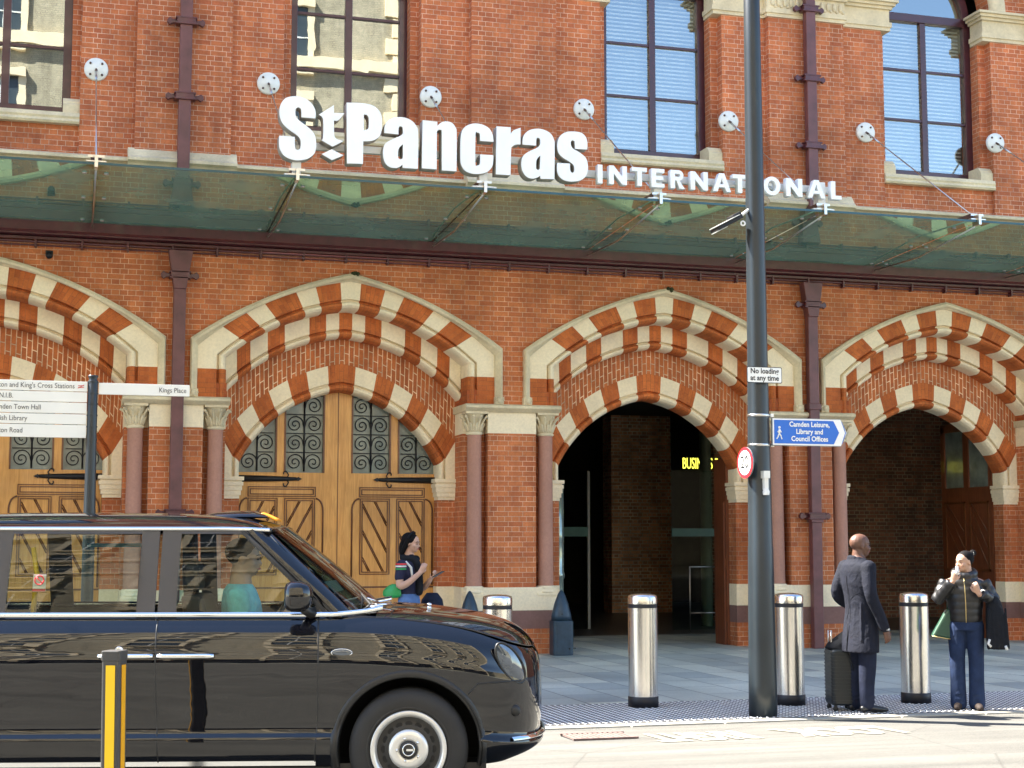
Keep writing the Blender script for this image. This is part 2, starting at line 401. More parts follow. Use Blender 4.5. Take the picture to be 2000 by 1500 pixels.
# ================================================================ STATION BUILDING
B=thing('station_building','red brick Victorian station front with striped pointed arches and tall upper windows','building',(6.36,.3,0))
AX=[-5.94,-1.02,3.90,8.82,13.74,18.66]        # arch centres
PX=[-8.4,-3.48,1.44,6.36,11.28,16.2,21.12]    # pier centres
def curve(cx,cz,apex,xe):
    r=math.sqrt(cx*cx+(apex-cz)**2)
    return lambda t,s=1:(s*xe*t, cz+math.sqrt(r*r-(xe*t+cx)**2))
HO=curve(1.3,-.4,5.555,2.29); HI=curve(.585,1.34,5.445,2.185)
O1R=curve(.4,1.8,5.18,1.91); O1L=curve(.3,1.9,5.045,1.77)
O2R=curve(.25,2.02,4.79,1.775); O2L=curve(.22,2.07,4.68,1.76)
BD=curve(.4,1.78,4.31,1.755); INR=curve(.3,1.9,4.03,1.60); INL=curve(.28,1.95,3.9,1.49)
NT=28
TS=sorted(set([round(i/NT,4) for i in range(NT+1)]))
def ts_with(b): return sorted(set([round(x,4) for x in TS+list(b)]))
def arch_loft(ac,prof,tbreaks,blocks,name,mats,parent,legz=None):
    """prof: list of (curve,dy offset Y, dr radial shift). blocks(t)->mat idx"""
    mb=MB(); tt=ts_with(tbreaks)
    for s in (-1,1):
        rows=[]
        for t in tt:
            row=[]
            for (c,Y,dr) in prof:
                x,z=c(t,s)
                if dr:
                    x2,z2=c(min(t+.01,1.0),s) if t<.99 else c(t,s); x1,z1=c(max(t-.01,0),s)
                    tx,tz=(x2-x1),(z2-z1); L=math.hypot(tx,tz) or 1; nx_,nz_=-tz/L*s,tx/L*s
                    if nz_<0: nx_,nz_=-nx_,-nz_
                    if t==0: nx_,nz_=0,1
                    x+=nx_*dr; z+=nz_*dr
                row.append((ac+x,Y,z))
            rows.append(row)
        if legz:
            for zz in legz:
                rows.append([(p[0],p[1],zz) for p in rows[len(tt)-1]])
        arc=[0]
        for a,b_ in zip(rows,rows[1:]): arc.append(arc[-1]+(Vector(b_[0])-Vector(a[0])).length)
        pr=[0]
        for a,b_ in zip(rows[0],rows[0][1:]): pr.append(pr[-1]+(Vector(b_)-Vector(a)).length)
        nT=len(tt)
        def mi(i,j): return blocks((tt[i]+tt[i+1])/2 if i<nT-1 else 1+(i-nT+1.5)*.1)
        mb.grid(rows,mi,False,False,flip=(s<0),uvf=lambda i,j:(arc[i]*s+.037,pr[j]))
    o=mb.build(name,mats,parent); 
    return o
def blk(bounds,first=0):
    def f(t):
        k=first
        for b_ in bounds:
            if t<b_: return k
            k=1-k
        return k
    return f
roll=lambda c,y0,y1:[(c,y0,.0),(c,y0+.022,-.012)]
def arches(ac,arch):
    # 0 = rubbed brick, 1 = stone
    arch_loft(ac,[(HO,0,0),(HO,-.085,0),(HO,-.115,-.035),(HO,-.10,-.07),(HI,-.045,.02),(HI,-.02,0),(HI,.002,0)],[],lambda t:0,'hood_mould',['stone_dirty'],arch,legz=[3.78])
    b1=[.055,.258,.379,.586,.70,.845]  # starts white
    b1=[.07,.235,.365,.57,.69,.84]
    f1=blk(b1,1)
    def g1(t):
        if t>1.0: return 1 if t<1.1 else 0
        return f1(t)
    O1mid=lambda k:(lambda t,s=1:tuple(a*(1-k)+b_*k for a,b_ in zip(O1R(t,s),O1L(t,s))))
    arch_loft(ac,[(HI,.0,0),(O1R,.0,.01),(O1R,.06,-.002),(O1mid(.16),.065,0),(O1mid(.2),.02,0),(O1mid(.36),-.012,0),(O1mid(.6),-.012,0),(O1mid(.82),.022,0),(O1mid(.95),.08,0),(O1L,.13,0),(O1L,.40,0)],b1,g1,'outer_arch_ring',['brick_rub','stone'],arch,legz=[4.1,3.68])
    b2=[.054,.163,.302,.504,.643,.783,.891]
    f2=blk(b2,0)
    O2mid=lambda k:(lambda t,s=1:tuple(a*(1-k)+b_*k for a,b_ in zip(O2R(t,s),O2L(t,s))))
    arch_loft(ac,[(O1L,.40,.03),(O2R,.40,.01),(O2R,.46,-.002),(O2mid(.16),.465,0),(O2mid(.2),.42,0),(O2mid(.36),.39,0),(O2mid(.6),.39,0),(O2mid(.82),.422,0),(O2mid(.95),.47,0),(O2L,.51,0),(O2L,.70,0)],b2,f2,'middle_arch_ring',['brick_rub','stone'],arch)
    arch_loft(ac,[(O2L,.70,.02),(BD,.70,0)],[],lambda t:0,'radial_brick_band',['brick_radial'],arch)
    b3=[.12,.303,.462,.62,.757,.879]
    f3=blk(b3,0)
    def g3(t): return 1 if t>1 else f3(t)
    INm=lambda k:(lambda t,s=1:tuple(a*(1-k)+b_*k for a,b_ in zip(INR(t,s),INL(t,s))))
    arch_loft(ac,[(BD,.698,0),(INR,.698,.01),(INR,.75,-.002),(INm(.16),.755,0),(INm(.2),.71,0),(INm(.36),.685,0),(INm(.6),.685,0),(INm(.82),.715,0),(INm(.95),.77,0),(INL,.82,0),(INL,1.02,0)],b3,g3,'inner_arch_ring',['brick_rub','stone'],arch,legz=[2.6])
for i,ac in enumerate(AX):
    arch=thing('arch',None,None,(ac,0,3.7)); arch.parent=B; arch.location=Vector((ac,0,3.7))-B.location
    arches(ac,arch)
# main wall below ledge/up to 6.95
mb=MB()
for ac in AX:
    for s in (-1,1):
        rows=[]
        for t in TS:
            x,z=HO(t,s); rows.append([(ac+x,0,z),(ac+x,0,7.0)])
        mb.grid(rows,0,False,flip=(s<0))
for pc in PX:
    mb.add([(pc-.17,0,3.68),(pc+.17,0,3.68),(pc+.17,0,7),(pc-.17,0,7)],[(0,1,2,3)])
mb.build('lower_wall','brick',B)
# piers
for pc in PX:
    pier=MB(); pst=MB(); pgr=MB(); cap=MB(); frz=MB(); imp=[MB(),MB()]
    PR=thing('pier',None,None,(pc,.4,0)); PR.parent=B; PR.location=Vector((pc,.4,0))-B.location
    for (z0,z1,t_,e) in ((0,.37,pier,0),(.37,.64,pgr,.003),(.64,.98,pst,.006),(.98,3.26,pier,0),(3.26,3.58,frz,.004)):
        x1=.37+e; xi=.705+e
        # T-shaped plan: front pilaster + body
        t_.box(pc-x1,-e,z0,pc+x1,.24,z1)
        t_.box(pc-xi,.24-e,z0,pc+xi,.74,z1)
        if z0<.9:   # column plinths
            for s in (-1,1): t_.box(pc+s*(x1),-.0-e,z0,pc+s*(.69+e),.24-e,z1)
    for s in (-1,1):
        for (z0,z1,t_,e) in ((0,.37,pier,0),(.37,.64,pgr,.003),(.64,.98,pst,.006),(.98,2.28,pier,0)):
            a=pc+s*.705; b_=pc+s*(.97+e)
            t_.box(a,.74-e,z0,b_,1.02,z1)
        t_=pier; t_.box(pc-.69,.742,2.28,pc+.69,1.02,4.6)
    # abacus ledge
    cap.prism([(-.05,3.58),(-.09,3.605),(-.13,3.63),(-.13,3.665),(-.08,3.69),(.74,3.69),(.74,3.58)],pc-.74,pc+.74,axis='x')
    # impost corbels
    for s in (-1,1):
        for z0,z1,e in ((2.28,2.33,-.0),(2.33,2.40,.02),(2.40,2.47,.035),(2.47,2.525,.05),(2.525,2.545,.03),(2.545,2.6,.06)):
            imp[(s+1)//2].box(pc+s*.66,.70-e,z0,pc+s*(.97+e),1.02,z1)
    pier.build('brickwork','brick',PR); pst.build('plinth_band','stone',PR); frz.build('frieze_block','stone',PR); [q.build('impost','stone',PR) for q in imp]; pgr.build('granite_band','granite',PR)
    cap.build('abacus_ledge','stone_dirty',PR,bevel=.006)
# inner leg blocks under outer ring
for ac in AX:
    for s in (-1,1):
        mb=MB()
        mb.box(ac+s*1.768,.01,3.688,ac+s*2.184,.40,3.9)
        mb.box(ac+s*1.765,.40,3.69,ac+s*2.3,.70,4.3)
        mb.build('arch_leg','brick_flat',B)
# columns
def make_column(x,y):
    c=thing('column',None,None,(x,y,0)); c.parent=B; c.location=Vector((x,y,0))-B.location
    mb=MB(); mb.lathe([(.14,.89),(.155,.9),(.155,.93),(.135,.945),(.15,.965),(.145,.985),(.122,1.0)],(x,y,0),20)
    mb.box(x-.16,y-.14,.86,x+.16,y+.12,.893); mb.build('column_base','stone',c)
    mb=MB(); mb.lathe([(.117,1.0),(.112,1.8),(.107,3.2),(.107,3.255)],(x,y,0),20); mb.build('shaft','stone_pink',c)
    mb=MB(); mb.lathe([(.112,3.235),(.128,3.25),(.128,3.265),(.108,3.28),(.106,3.36),(.118,3.45),(.145,3.53),(.155,3.56)],(x,y,0),20)
    mb.box(x-.165,y-.165,3.545,x+.165,y+.12,3.58)
    for k in range(10):
        a=2*PI*k/10
        pts=[]
        for j in range(7):
            t=j/6; r=.105+.085*t**2.2; 
            pts.append((x+r*math.cos(a),y+r*math.sin(a),3.29+.21*t))
        # curl
        r=.19
        pts+= [(x+(r+.012)*math.cos(a),y+(r+.012)*math.sin(a),3.515),(x+(r+.02)*math.cos(a),y+(r+.02)*math.sin(a),3.495),(x+(r+.006)*math.cos(a),y+(r+.006)*math.sin(a),3.485)]
        mb.tube(pts,[.014,.02,.024,.022,.018,.016,.017,.017,.015,.01],6)
        a2=a+PI/10
        pts=[(x+(.108+.05*(j/4)**2)*math.cos(a2),y+(.108+.05*(j/4)**2)*math.sin(a2),3.28+.13*j/4) for j in range(5)]
        mb.tube(pts,[.012,.02,.022,.02,.012],6)
    mb.build('capital','stone_dirty',c); return c
c0=make_column(PX[0]+.555,.115)
for pc in PX:
    for s in (-1,1):
        if pc==PX[0]: continue
        dup(c0,Vector((pc+s*.555,.115,0))-B.location)
# hood mould end carvings
mb=MB(); x0,z0=PX[0]+.22,3.72
mb.box(x0-.065,-.1,3.69,x0+.065,.0,3.8); mb.sphere((x0,-.1,3.75),.045,10,8,sc=(1,.8,1.15)); 
for k in range(6): mb.sphere((x0+.055*math.cos(k),-.095,3.75+.05*math.sin(k)),.018,6,5)
e0=mb.build('carved_stop','stone_dirty',B)
for pc in PX:
    for s in (-1,1):
        if pc==PX[0] and s==1: continue
        c=e0.copy(); COL.objects.link(c); c.parent=B; c.location=Vector((pc+s*.22-x0,0,0))
# string course and pilaster bases
mb=MB()
L0,L1=-9,22
mb.prism([(.02,6.9),(-.03,6.92),(-.1,6.97),(-.16,6.99),(-.16,7.03),(-.02,7.08),(.1,7.08),(.1,6.9)],L0,L1,axis='x')
for pc in PX:
    mb.prism([(0,6.88),(-.12,6.88),(-.2,6.96),(-.26,6.99),(-.26,7.03),(-.2,7.07),(-.16,7.14),(-.1,7.2),(0,7.2)],pc-.76,pc+.76,axis='x')
mb.build('string_course','stone_dirty',B)
for pc in PX: mb=MB(); mb.box(pc-.70,-.07,6.15,pc+.70,0,6.9); mb.build('pilaster_base','stone_dirty',B)
# upper wall
OW=1.03
up=MB(); spz=10.55; ztop=18.35
for ac in AX:
    for s in (-1,1):
        up.box(ac+s*OW,0,7.05,ac+s*1.79,.34,10.06)
        up.box(ac+s*(OW-.0),.0,10.56,ac+s*1.79,.34,10.7) if False else None
        up.box(ac+s*.90,.18,7.7,ac+s*OW,.5,10.06)
        # above impost with round arch opening
        rows=[]
        for k in range(17):
            a=PI/2*k/16; rows.append([(ac+s*OW*math.sin(a),0,10.56+OW*math.cos(a)*1.08),(ac+s*(OW*math.sin(a)),0,13.0)])
        up.grid(rows,0,False,flip=(s<0))
        up.grid([[ (ac+s*OW*math.sin(PI/2*k/16),yy,10.56+OW*math.cos(PI/2*k/16)*1.08) for yy in (0,.34)] for k in range(17)],0)
        up.add([(ac+s*OW,0,10.56),(ac+s*1.79,0,10.56),(ac+s*1.79,0,13),(ac+s*OW,0,13)],[(0,1,2,3)])
    up.box(ac-OW,.07,7.05,ac+OW,.34,7.5)
for pc in PX:
    up.box(pc-.672,-.12,7.1,pc+.672,.3,10.06); up.box(pc-.672,-.12,10.56,pc+.672,.3,17.95)
up.box(L0,0.002,13.0,L1,.5,ztop)
up.build('upper_wall','brick_up',B)
mb=MB()
def impost(x0,x1,yf,ex=0):
    for z0,z1,e in ((10.06,10.12,.03),(10.12,10.2,.05),(10.2,10.42,.02),(10.42,10.47,.06),(10.47,10.52,.1),(10.52,10.56,.14)):
        mb.box(x0-(e if ex&1 else 0),yf-e,z0,x1+(e if ex&2 else 0),yf+.35,z1)
for ac in AX:
    for s in (-1,1):
        a,b_=sorted((ac+s*(OW-.13),ac+s*1.788)); impost(a,b_,.0,1 if s>0 else 2)
for pc in PX:
    impost(pc-.672,pc+.672,-.12,3)
for ac in AX:   # archivolt
    for s in (-1,1):
        prof=[(OW,-.0),(OW,-.08),(OW+.12,-.13),(OW+.26,-.1),(OW+.3,0)]
        rows=[[(ac+s*r*math.sin(PI/2*k/16),y,10.56+r*1.06*math.cos(PI/2*k/16)) for r,y in prof] for k in range(17)]
        mb.grid(rows,0,True,flip=(s<0))
mb.build('impost_moulding','stone_dirty',B)
for pc in PX:     # carved leaves on the impost band
    mb=MB()
    for k in range(12):
        x=pc-.6+k*.11; mb.sphere((x,-.145,10.31),.045,8,6,sc=(.8,.6,1.6)); mb.sphere((x+.05,-.14,10.24),.028,6,5)
    mb.build('impost_carving','stone_dirty',B)
# unseen cornice and parapet, shaped so their shadow ends at the kerb
mb=MB(); mb.prism([(0,17.4),(-.2,17.5),(-.38,17.7),(-.38,17.88),(0,17.95)],L0,L1,axis='x'); mb.build('cornice','stone_dirty',B)
mb=MB(); mb.box(-45,.55,0,L0,12,18.35); mb.box(L1,.55,0,60,12,18.35); mb.box(-45,9,6.98,60,12,18.35); mb.build('flank_wall','brick_up',B)
# windows
M['glass']=None
m,nt,b=new_mat('window_glass'); nt.nodes.remove(b); out=nt.nodes['Material Output']
gl=N(nt,'ShaderNodeBsdfGlossy'); gl.inputs['Roughness'].default_value=.004; gl.inputs[0].default_value=(.9,.97,.97,1)
tr=N(nt,'ShaderNodeBsdfTransparent'); tr.inputs[0].default_value=(.85,.9,.9,1)
P=pos(nt); nz=noise_n(nt,P,2.1,1,.5,.6); bp=N(nt,'ShaderNodeBump'); bp.inputs['Strength'].default_value=.02; bp.inputs['Distance'].default_value=.02
nt.links.new(nz,bp.inputs['Height']); nt.links.new(bp.outputs[0],gl.inputs['Normal'])
fr=N(nt,'ShaderNodeFresnel'); fr.inputs[0].default_value=1.5
fac=math_n(nt,'ADD',math_n(nt,'MULTIPLY',fr.outputs[0],1.3),.27,True)
mx=N(nt,'ShaderNodeMixShader'); nt.links.new(fac,mx.inputs[0]); nt.links.new(tr.outputs[0],mx.inputs[1]); nt.links.new(gl.outputs[0],mx.inputs[2]); nt.links.new(mx.outputs[0],out.inputs[0])
M['glass']=m
def stdglass(name,tint,base,mul=1.0,rough=.0):
    m,nt,b=new_mat(name); nt.nodes.remove(b); out=nt.nodes['Material Output']
    gl=N(nt,'ShaderNodeBsdfGlossy'); gl.inputs['Roughness'].default_value=rough
    tr=N(nt,'ShaderNodeBsdfTransparent'); tr.inputs[0].default_value=(*tint,1)
    fr=N(nt,'ShaderNodeFresnel'); fr.inputs[0].default_value=1.5
    fac=math_n(nt,'ADD',math_n(nt,'MULTIPLY',fr.outputs[0],mul),base,True)
    mx=N(nt,'ShaderNodeMixShader'); nt.links.new(fac,mx.inputs[0]); nt.links.new(tr.outputs[0],mx.inputs[1]); nt.links.new(gl.outputs[0],mx.inputs[2]); nt.links.new(mx.outputs[0],out.inputs[0])
    M[name]=m
M['blind']=simple('pale_blind',(.85,.86,.85),.6)
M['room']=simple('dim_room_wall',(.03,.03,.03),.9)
def make_window(ac,blinds):
    wn=thing('window',None,None,(ac,.42,7.8)); wn.parent=B; wn.location=Vector((ac,.42,7.8))-B.location
    mb=MB(); F=.075
    H=.80
    mb.box(ac-H-.1,.40,7.70,ac+H+.1,.5,7.84); 
    for s in (-1,1): mb.box(ac+s*(H-.02),.40,7.84,ac+s*(H+.1),.5,10.56)
    mb.box(ac-.055,.41,7.84,ac+.055,.48,10.42)
    for s in (-1,1):
        for z in (8.715,9.58): mb.box(ac+s*.055,.42,z-.022,ac+s*(H-.02),.47,z+.022)
    mb.box(ac-H,.385,10.42,ac+H,.5,10.56)
    for s in (-1,1):
        rows=[[(ac+s*r*math.sin(PI/2*k/12),y,10.56+r*math.cos(PI/2*k/12)*1.05) for r,y in ((H-.03,.46),(H-.03,.4),(H+.1,.4),(H+.1,.5))] for k in range(13)]
        mb.grid(rows,0,False)
    mb.build('window_frame','frame',wn,bevel=.006)
    mb=MB(); mb.add([(ac-H,.455,7.8),(ac+H,.455,7.8),(ac+H,.455,11.4),(ac-H,.455,11.4)],[(0,1,2,3)]); mb.build('pane','glass',wn)
    # stone sill with end blocks
    mb=MB(); mb.prism([(-.03,7.5),(-.05,7.53),(-.03,7.57),(-.045,7.6),(-.02,7.66),(.42,7.75),(.42,7.5)],ac-OW,ac+OW,axis='x')
    for s in (-1,1):
        mb.prism([(.03,7.66),(.03,7.8),(.06,7.82),(.06,7.84),(.12,7.9),(.42,7.9),(.42,7.66)],ac+s*OW,ac+s*(H-.0),axis='x')
    mb.build('sill','stone_dirty',wn)
    if blinds:
        mb=MB(); z=7.86
        while z<10.4:
            mb.add([(ac-H,.60,z),(ac+H,.60,z),(ac+H,.615,z+.036),(ac-H,.615,z+.036)],[(0,1,2,3)]); z+=.066
        mb.build('blind','blind',wn,fixn=False)
    return wn
for i,ac in enumerate(AX): make_window(ac,i>=3)
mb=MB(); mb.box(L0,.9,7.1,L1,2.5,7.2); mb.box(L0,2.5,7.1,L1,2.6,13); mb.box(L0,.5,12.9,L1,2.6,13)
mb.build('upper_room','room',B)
# downpipes
def make_pipe(pc):
    y=-.24
    p=thing('downpipe',None,None,(pc,y,0)); p.parent=B; p.location=Vector((pc,y,0))-B.location
    mb=MB()
    mb.box(pc-.085,y-.06,6.2,pc+.085,y+.06,17.5,0); mb.box(pc-.085,-.17,.0,pc+.085,-.05,5.6,0)
    mb.prism([(pc-.085,5.2),(pc+.085,5.2),(pc+.17,5.75),(pc-.17,5.75)],-.2,-.03)
    for z in (3.72,1.95): mb.box(pc-.105,-.19,z,pc+.105,-.04,z+.1)
    mb.build('pipe','maroon_lt',p,bevel=.01)
    for z,yy in ((5.4,-.11),(3.95,-.11),(2.05,-.11),(7.95,y),(9.05,y),(10.2,y),(11.3,y)):
        if z==3.95: continue
        mb=MB(); mb.box(pc-.13,yy-.085,z-.05,pc+.13,yy+.06,z+.05)
        mb.box(pc-.15,yy-.09,z+.03,pc+.15,yy+.06,z+.055); mb.box(pc-.15,yy-.09,z-.055,pc+.15,yy+.06,z-.03)
        for s in (-1,1):
            mb.prism([(pc+s*.13,z-.025),(pc+s*.19,z-.03),(pc+s*.23,z-.055),(pc+s*.265,z-.02),(pc+s*.265,z+.02),(pc+s*.23,z+.055),(pc+s*.19,z+.03),(pc+s*.13,z+.025)][::s],yy-.01,yy+.05)
        mb.build('pipe_bracket','maroon',p,bevel=.006)
make_pipe(1.44); make_pipe(11.28)
# gutter beam
mb=MB(); mb.prism([(-.02,5.99),(-.17,5.99),(-.19,6.06),(-.22,6.06),(-.22,5.93),(-.17,5.9),(-.17,5.88),(-.02,5.86)],L0,L1,axis='x'); mb.box(L0,-.09,5.82,L1,-.03,5.855)
mb.build('gutter','maroon',B)
mb=MB(); mb.tube([(L0,-.07,5.79),(L1,-.07,5.79)],.018,8); mb.tube([(L0,-.055,5.74),(L1,-.055,5.74)],.011,8)
x=L0+.4
while x<L1: mb.box(x,-.1,5.71,x+.03,-.0,5.84); x+=.62
mb.build('conduit','maroon',B)
# doors --------------------------------------------------------
M['door_glass']=simple('dusty_dark_glass',(.17,.2,.175),.15,0,.3,4,coat=.3)
def spiral(cx,cz,r,s,y,turns=1.7):
    pts=[];n=26
    for k in range(n+1):
        t=k/n; a=-PI/2*0+s*(PI-2*PI*turns*t)+ (0 if s>0 else PI)
        rr=r*(1-.86*t); pts.append((cx+rr*math.cos(a)*1.0,y,cz+rr*math.sin(a)))
    return pts
def make_door(ac):
    D=thing('door',None,None,(ac,.95,0)); D.parent=B; D.location=Vector((ac,.95,0))-B.location
    Y=.95
    mb=MB()
    pts=[(ac+INL(t,-1)[0]*1.02,INL(t,-1)[1]+.03) for t in reversed(TS[::2])]+[(ac+INL(t,1)[0]*1.02,INL(t,1)[1]+.03) for t in TS[::2][1:]]
    # boards: solid backing below glass, then frame members around panes
    mb.box(ac-1.52,Y,0,ac+1.52,Y+.08,2.68)
    def zt(x): 
        t=min(abs(x)/1.49,1); return INL(t)[1]+.05
    # vertical members above z 2.68
    def member(xa,xb,za=2.68):
        n=5; xs=[xa+(xb-xa)*k/n for k in range(n+1)]
        p=[(ac+x,za) for x in (xa,xb)]+[(ac+x,zt(x)) for x in reversed(xs)]
        mb.prism(p,Y-.0,Y+.07)
    for a_,b_ in ((-.215,-.003),(.003,.215),(-.93,-.80),(.80,.93)): member(a_,b_)
    mb.build('door_leaf','oak',D)
    mb=MB(); mb.box(ac-1.5,Y+.055,2.68,ac+1.5,Y+.06,4.0); mb.build('pane','door_glass',D)
    # edge moulding of panes and curved rail
    mb=MB()
    for x in (-.215,-.80,-.93,.215,.80,.93):
        mb.box(ac+x-.012,Y-.012,2.68,ac+x+.012,Y+.05,zt(x)-.03)
    mb.box(ac-.006,Y-.004,.05,ac+.006,Y+.0,3.9)
    def frame(x0,z0,x1,z1,w_=.028,d=.02):
        for off,ww in ((0,w_*.4),(w_*1.1,w_*.45)):
            a,b_,c,d_=x0+off,z0+off,x1-off,z1-off
            mb.box(a,Y-d,b_,a+ww,Y,d_); mb.box(c-ww,Y-d,b_,c,Y,d_); mb.box(a+ww,Y-d,b_,c-ww,Y,b_+ww); mb.box(a+ww,Y-d,d_-ww,c-ww,Y,d_)
    for s in (-1,1):
        xa,xb=sorted((ac+s*.33,ac+s*1.34))
        frame(xa,2.32,xb,2.47)
        # outer rounded moulding
        pts=[(ac+s*.22,Y-.012,1.0),(ac+s*.22,Y-.012,2.12)]+[(ac+s*(.22+.11*(1-math.cos(a))),Y-.012,2.12+.11*math.sin(a)*1.6) for a in [R_(q) for q in range(15,91,15)]]
        mb.tube(pts,.013,5); 
        pts=[(ac+s*1.46,Y-.012,1.0),(ac+s*1.46,Y-.012,2.12)]+[(ac+s*(1.46-.11*(1-math.cos(a))),Y-.012,2.12+.11*math.sin(a)*1.6) for a in [R_(q) for q in range(15,91,15)]]
        mb.tube(pts,.013,5)
        for (u,v) in ((.34,.80),(.90,1.34)):
            xa,xb=sorted((ac+s*u,ac+s*v)); z0,z1=1.16,2.30; frame(xa,z0,xb,z1)
            xa+=.05;xb-=.05;z0+=.05;z1-=.05
            # diagonal beads, clipped to the panel
            sl=1.9
            k=-3
            while k<8:
                c0=z0+k*.40-.12
                p=[]
                for x in (xa,xb):
                    zz=c0+(sl*(x-xa) if s<0 else sl*(xb-x)); p.append((x,zz))
                (xx0,zz0),(xx1,zz1)=p
                def clip(xx0,zz0,xx1,zz1):
                    ts=[0,1]
                    if zz0==zz1: return None
                    ta=(z0-zz0)/(zz1-zz0); tb=(z1-zz0)/(zz1-zz0); lo,hi=max(0,min(ta,tb)),min(1,max(ta,tb))
                    if hi-lo<.05: return None
                    return (xx0+(xx1-xx0)*lo,zz0+(zz1-zz0)*lo,xx0+(xx1-xx0)*hi,zz0+(zz1-zz0)*hi)
                for dd in (0,.045):
                    q=clip(xx0,zz0+dd,xx1,zz1+dd)
                    if q: mb.tube([(q[0],Y-.004,q[1]),(q[2],Y-.004,q[3])],.0085,5)
                k+=1
        mb.box(*(sorted((ac+s*.02,ac+s*1.5))[0],Y-.006,.96),sorted((ac+s*.02,ac+s*1.5))[1],Y,.985)
    mb.build('panel_moulding','oak_stain_shadow',D)
    # wrought iron grilles
    for (u,v) in ((-1.5,-.93),(-.80,-.215),(.215,.80),(.93,1.5)):
        mb=MB(); yy=Y+.03; mid=(u+v)/2 if abs(u+v)<2 else (-1.21 if u<0 else 1.21); hw=.27
        if abs(u+v)>2: hw=.24
        zs=2.70; ch=.285
        mb.tube([(ac+mid,yy,zs),(ac+mid,yy,min(zt(mid)-.04,zs+4.3*ch))],.013,6)
        for r in range(4):
            z=zs+r*ch
            for s in (-1,1):
                cxp=mid+s*hw*.52
                if z+ch*.5>zt(abs(cxp)+.10)-.06: continue
                # bar above
                xe=mid+s*hw
                if z+ch<zt(abs(xe))-.04: mb.box(ac+min(mid,xe),yy-.006,z+ch-.007,ac+max(mid,xe),yy+.006,z+ch+.007)
                # stem arc from the middle bar into the scroll
                pts=[]
                R0=.125
                for k in range(34):
                    t=k/33; a=PI*0+PI-(t*2*PI*1.9) ; rr=R0*(1-.88*max(0,(t-.1)/.9)**.9)
                    pts.append((ac+cxp-s*(-rr*math.cos(a))*1.0,yy,z+.135+rr*math.sin(a)))
                st=[(ac+mid,yy,z+.02),(ac+mid+s*.004,yy,z+.09)]
                mb.tube(st+[(ac+cxp-s*(R0)*math.cos(b_),yy,z+.135+R0*math.sin(b_)) for b_ in (0,.35)][:1]+[(ac+cxp-s*R0*(1-.88*max(0,(k/33-.1)/.9)**.9)*math.cos(2*PI*1.9*k/33),yy,z+.135+R0*(1-.88*max(0,(k/33-.1)/.9)**.9)*math.sin(2*PI*1.9*k/33)) for k in range(34)],.0085,5)
        mb.build('iron_grille','black_iron',D)
    for s in (-1,1):
        mb=MB(); z=2.585; yy=Y-.02
        mb.tube([(ac+s*1.49,yy,z),(ac+s*1.0,yy,z),(ac+s*.78,yy,z),(ac+s*.62,yy,z)],[.05,.042,.034,.024],8)
        mb.prism([(ac+s*.62,z+.014),(ac+s*.6,z+.03),(ac+s*.54,z),(ac+s*.6,z-.03),(ac+s*.62,z-.014)],yy-.012,yy+.012)
        for q in (-1,1):
            pts=[(ac+s*(.76+.02*math.cos(t)-.02),yy,z+q*(.02+.05*t/2.2)) for t in (0,.8,1.6)]+[(ac+s*(.79+.028*math.cos(a)),yy,z+q*(.085+.028*math.sin(a))) for a in [R_(d) for d in range(170,-60,-30)]]
            mb.tube(pts,.009,6)
        for x in (1.12,1.3): mb.sphere((ac+s*x,yy-.03,z),.014,8,6)
        mb.build('strap_hinge','black_iron',D)
for ac in AX[:3]: make_door(ac)
# passage interior behind the open arches (bays 3..5)
mb=MB(); mb.box(6.0,3.9,-.3,21.5,18,-.004); tag(mb.build('passage_floor',simple('dark_terrazzo',(.10,.088,.072),.35,0,.3,3,local=False)),kind='structure')
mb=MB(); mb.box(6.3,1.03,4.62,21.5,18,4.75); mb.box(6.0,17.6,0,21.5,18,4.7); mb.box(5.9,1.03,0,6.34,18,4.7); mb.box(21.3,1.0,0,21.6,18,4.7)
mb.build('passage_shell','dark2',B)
for pc in (11.28,16.2): mb=MB(); mb.box(pc-.705,1.02,0,pc+.705,1.3,4.7); mb.build('passage_pier','brick_int',B)
mb=MB(); mb.box(12.25,12.0,0,13.75,12.6,4.65); mb.build('passage_pier','brick_int',B)
mb=MB(); mb.box(13.2,8.2,0,19.2,8.6,4.65); mb.build('passage_brick_wall','brick_shaded',B)
# open timber leaves
mb=MB()
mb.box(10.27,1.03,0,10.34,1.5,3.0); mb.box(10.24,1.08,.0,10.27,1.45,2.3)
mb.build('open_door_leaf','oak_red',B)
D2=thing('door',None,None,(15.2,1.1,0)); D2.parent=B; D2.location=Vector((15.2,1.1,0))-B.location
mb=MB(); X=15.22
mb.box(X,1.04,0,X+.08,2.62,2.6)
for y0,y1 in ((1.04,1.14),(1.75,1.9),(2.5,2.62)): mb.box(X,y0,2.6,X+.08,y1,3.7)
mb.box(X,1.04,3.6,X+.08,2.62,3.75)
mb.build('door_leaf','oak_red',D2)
mb=MB(); mb.box(X+.03,1.1,2.6,X+.04,2.55,3.65); mb.build('pane','door_glass',D2)
mb=MB()
for y0,y1 in ((1.14,1.72),(1.86,2.5)):
    for z0,z1 in ((.3,1.0),(1.15,2.35)):
        mb.box(X-.02,y0,z0,X,y0+.03,z1);mb.box(X-.02,y1-.03,z0,X,y1,z1);mb.box(X-.02,y0,z1-.03,X,y1,z1);mb.box(X-.02,y0,z0,X,y1,z0+.03)
        for k in range(3): mb.tube([(X-.006,y0+.03,z0+.05+k*.3),(X-.006,min(y1-.03,y0+.03+(z1-z0)*.5),min(z1,z0+.05+k*.3+.75))],.01,5)
mb.build('panel_moulding','oak_stain_shadow',D2)

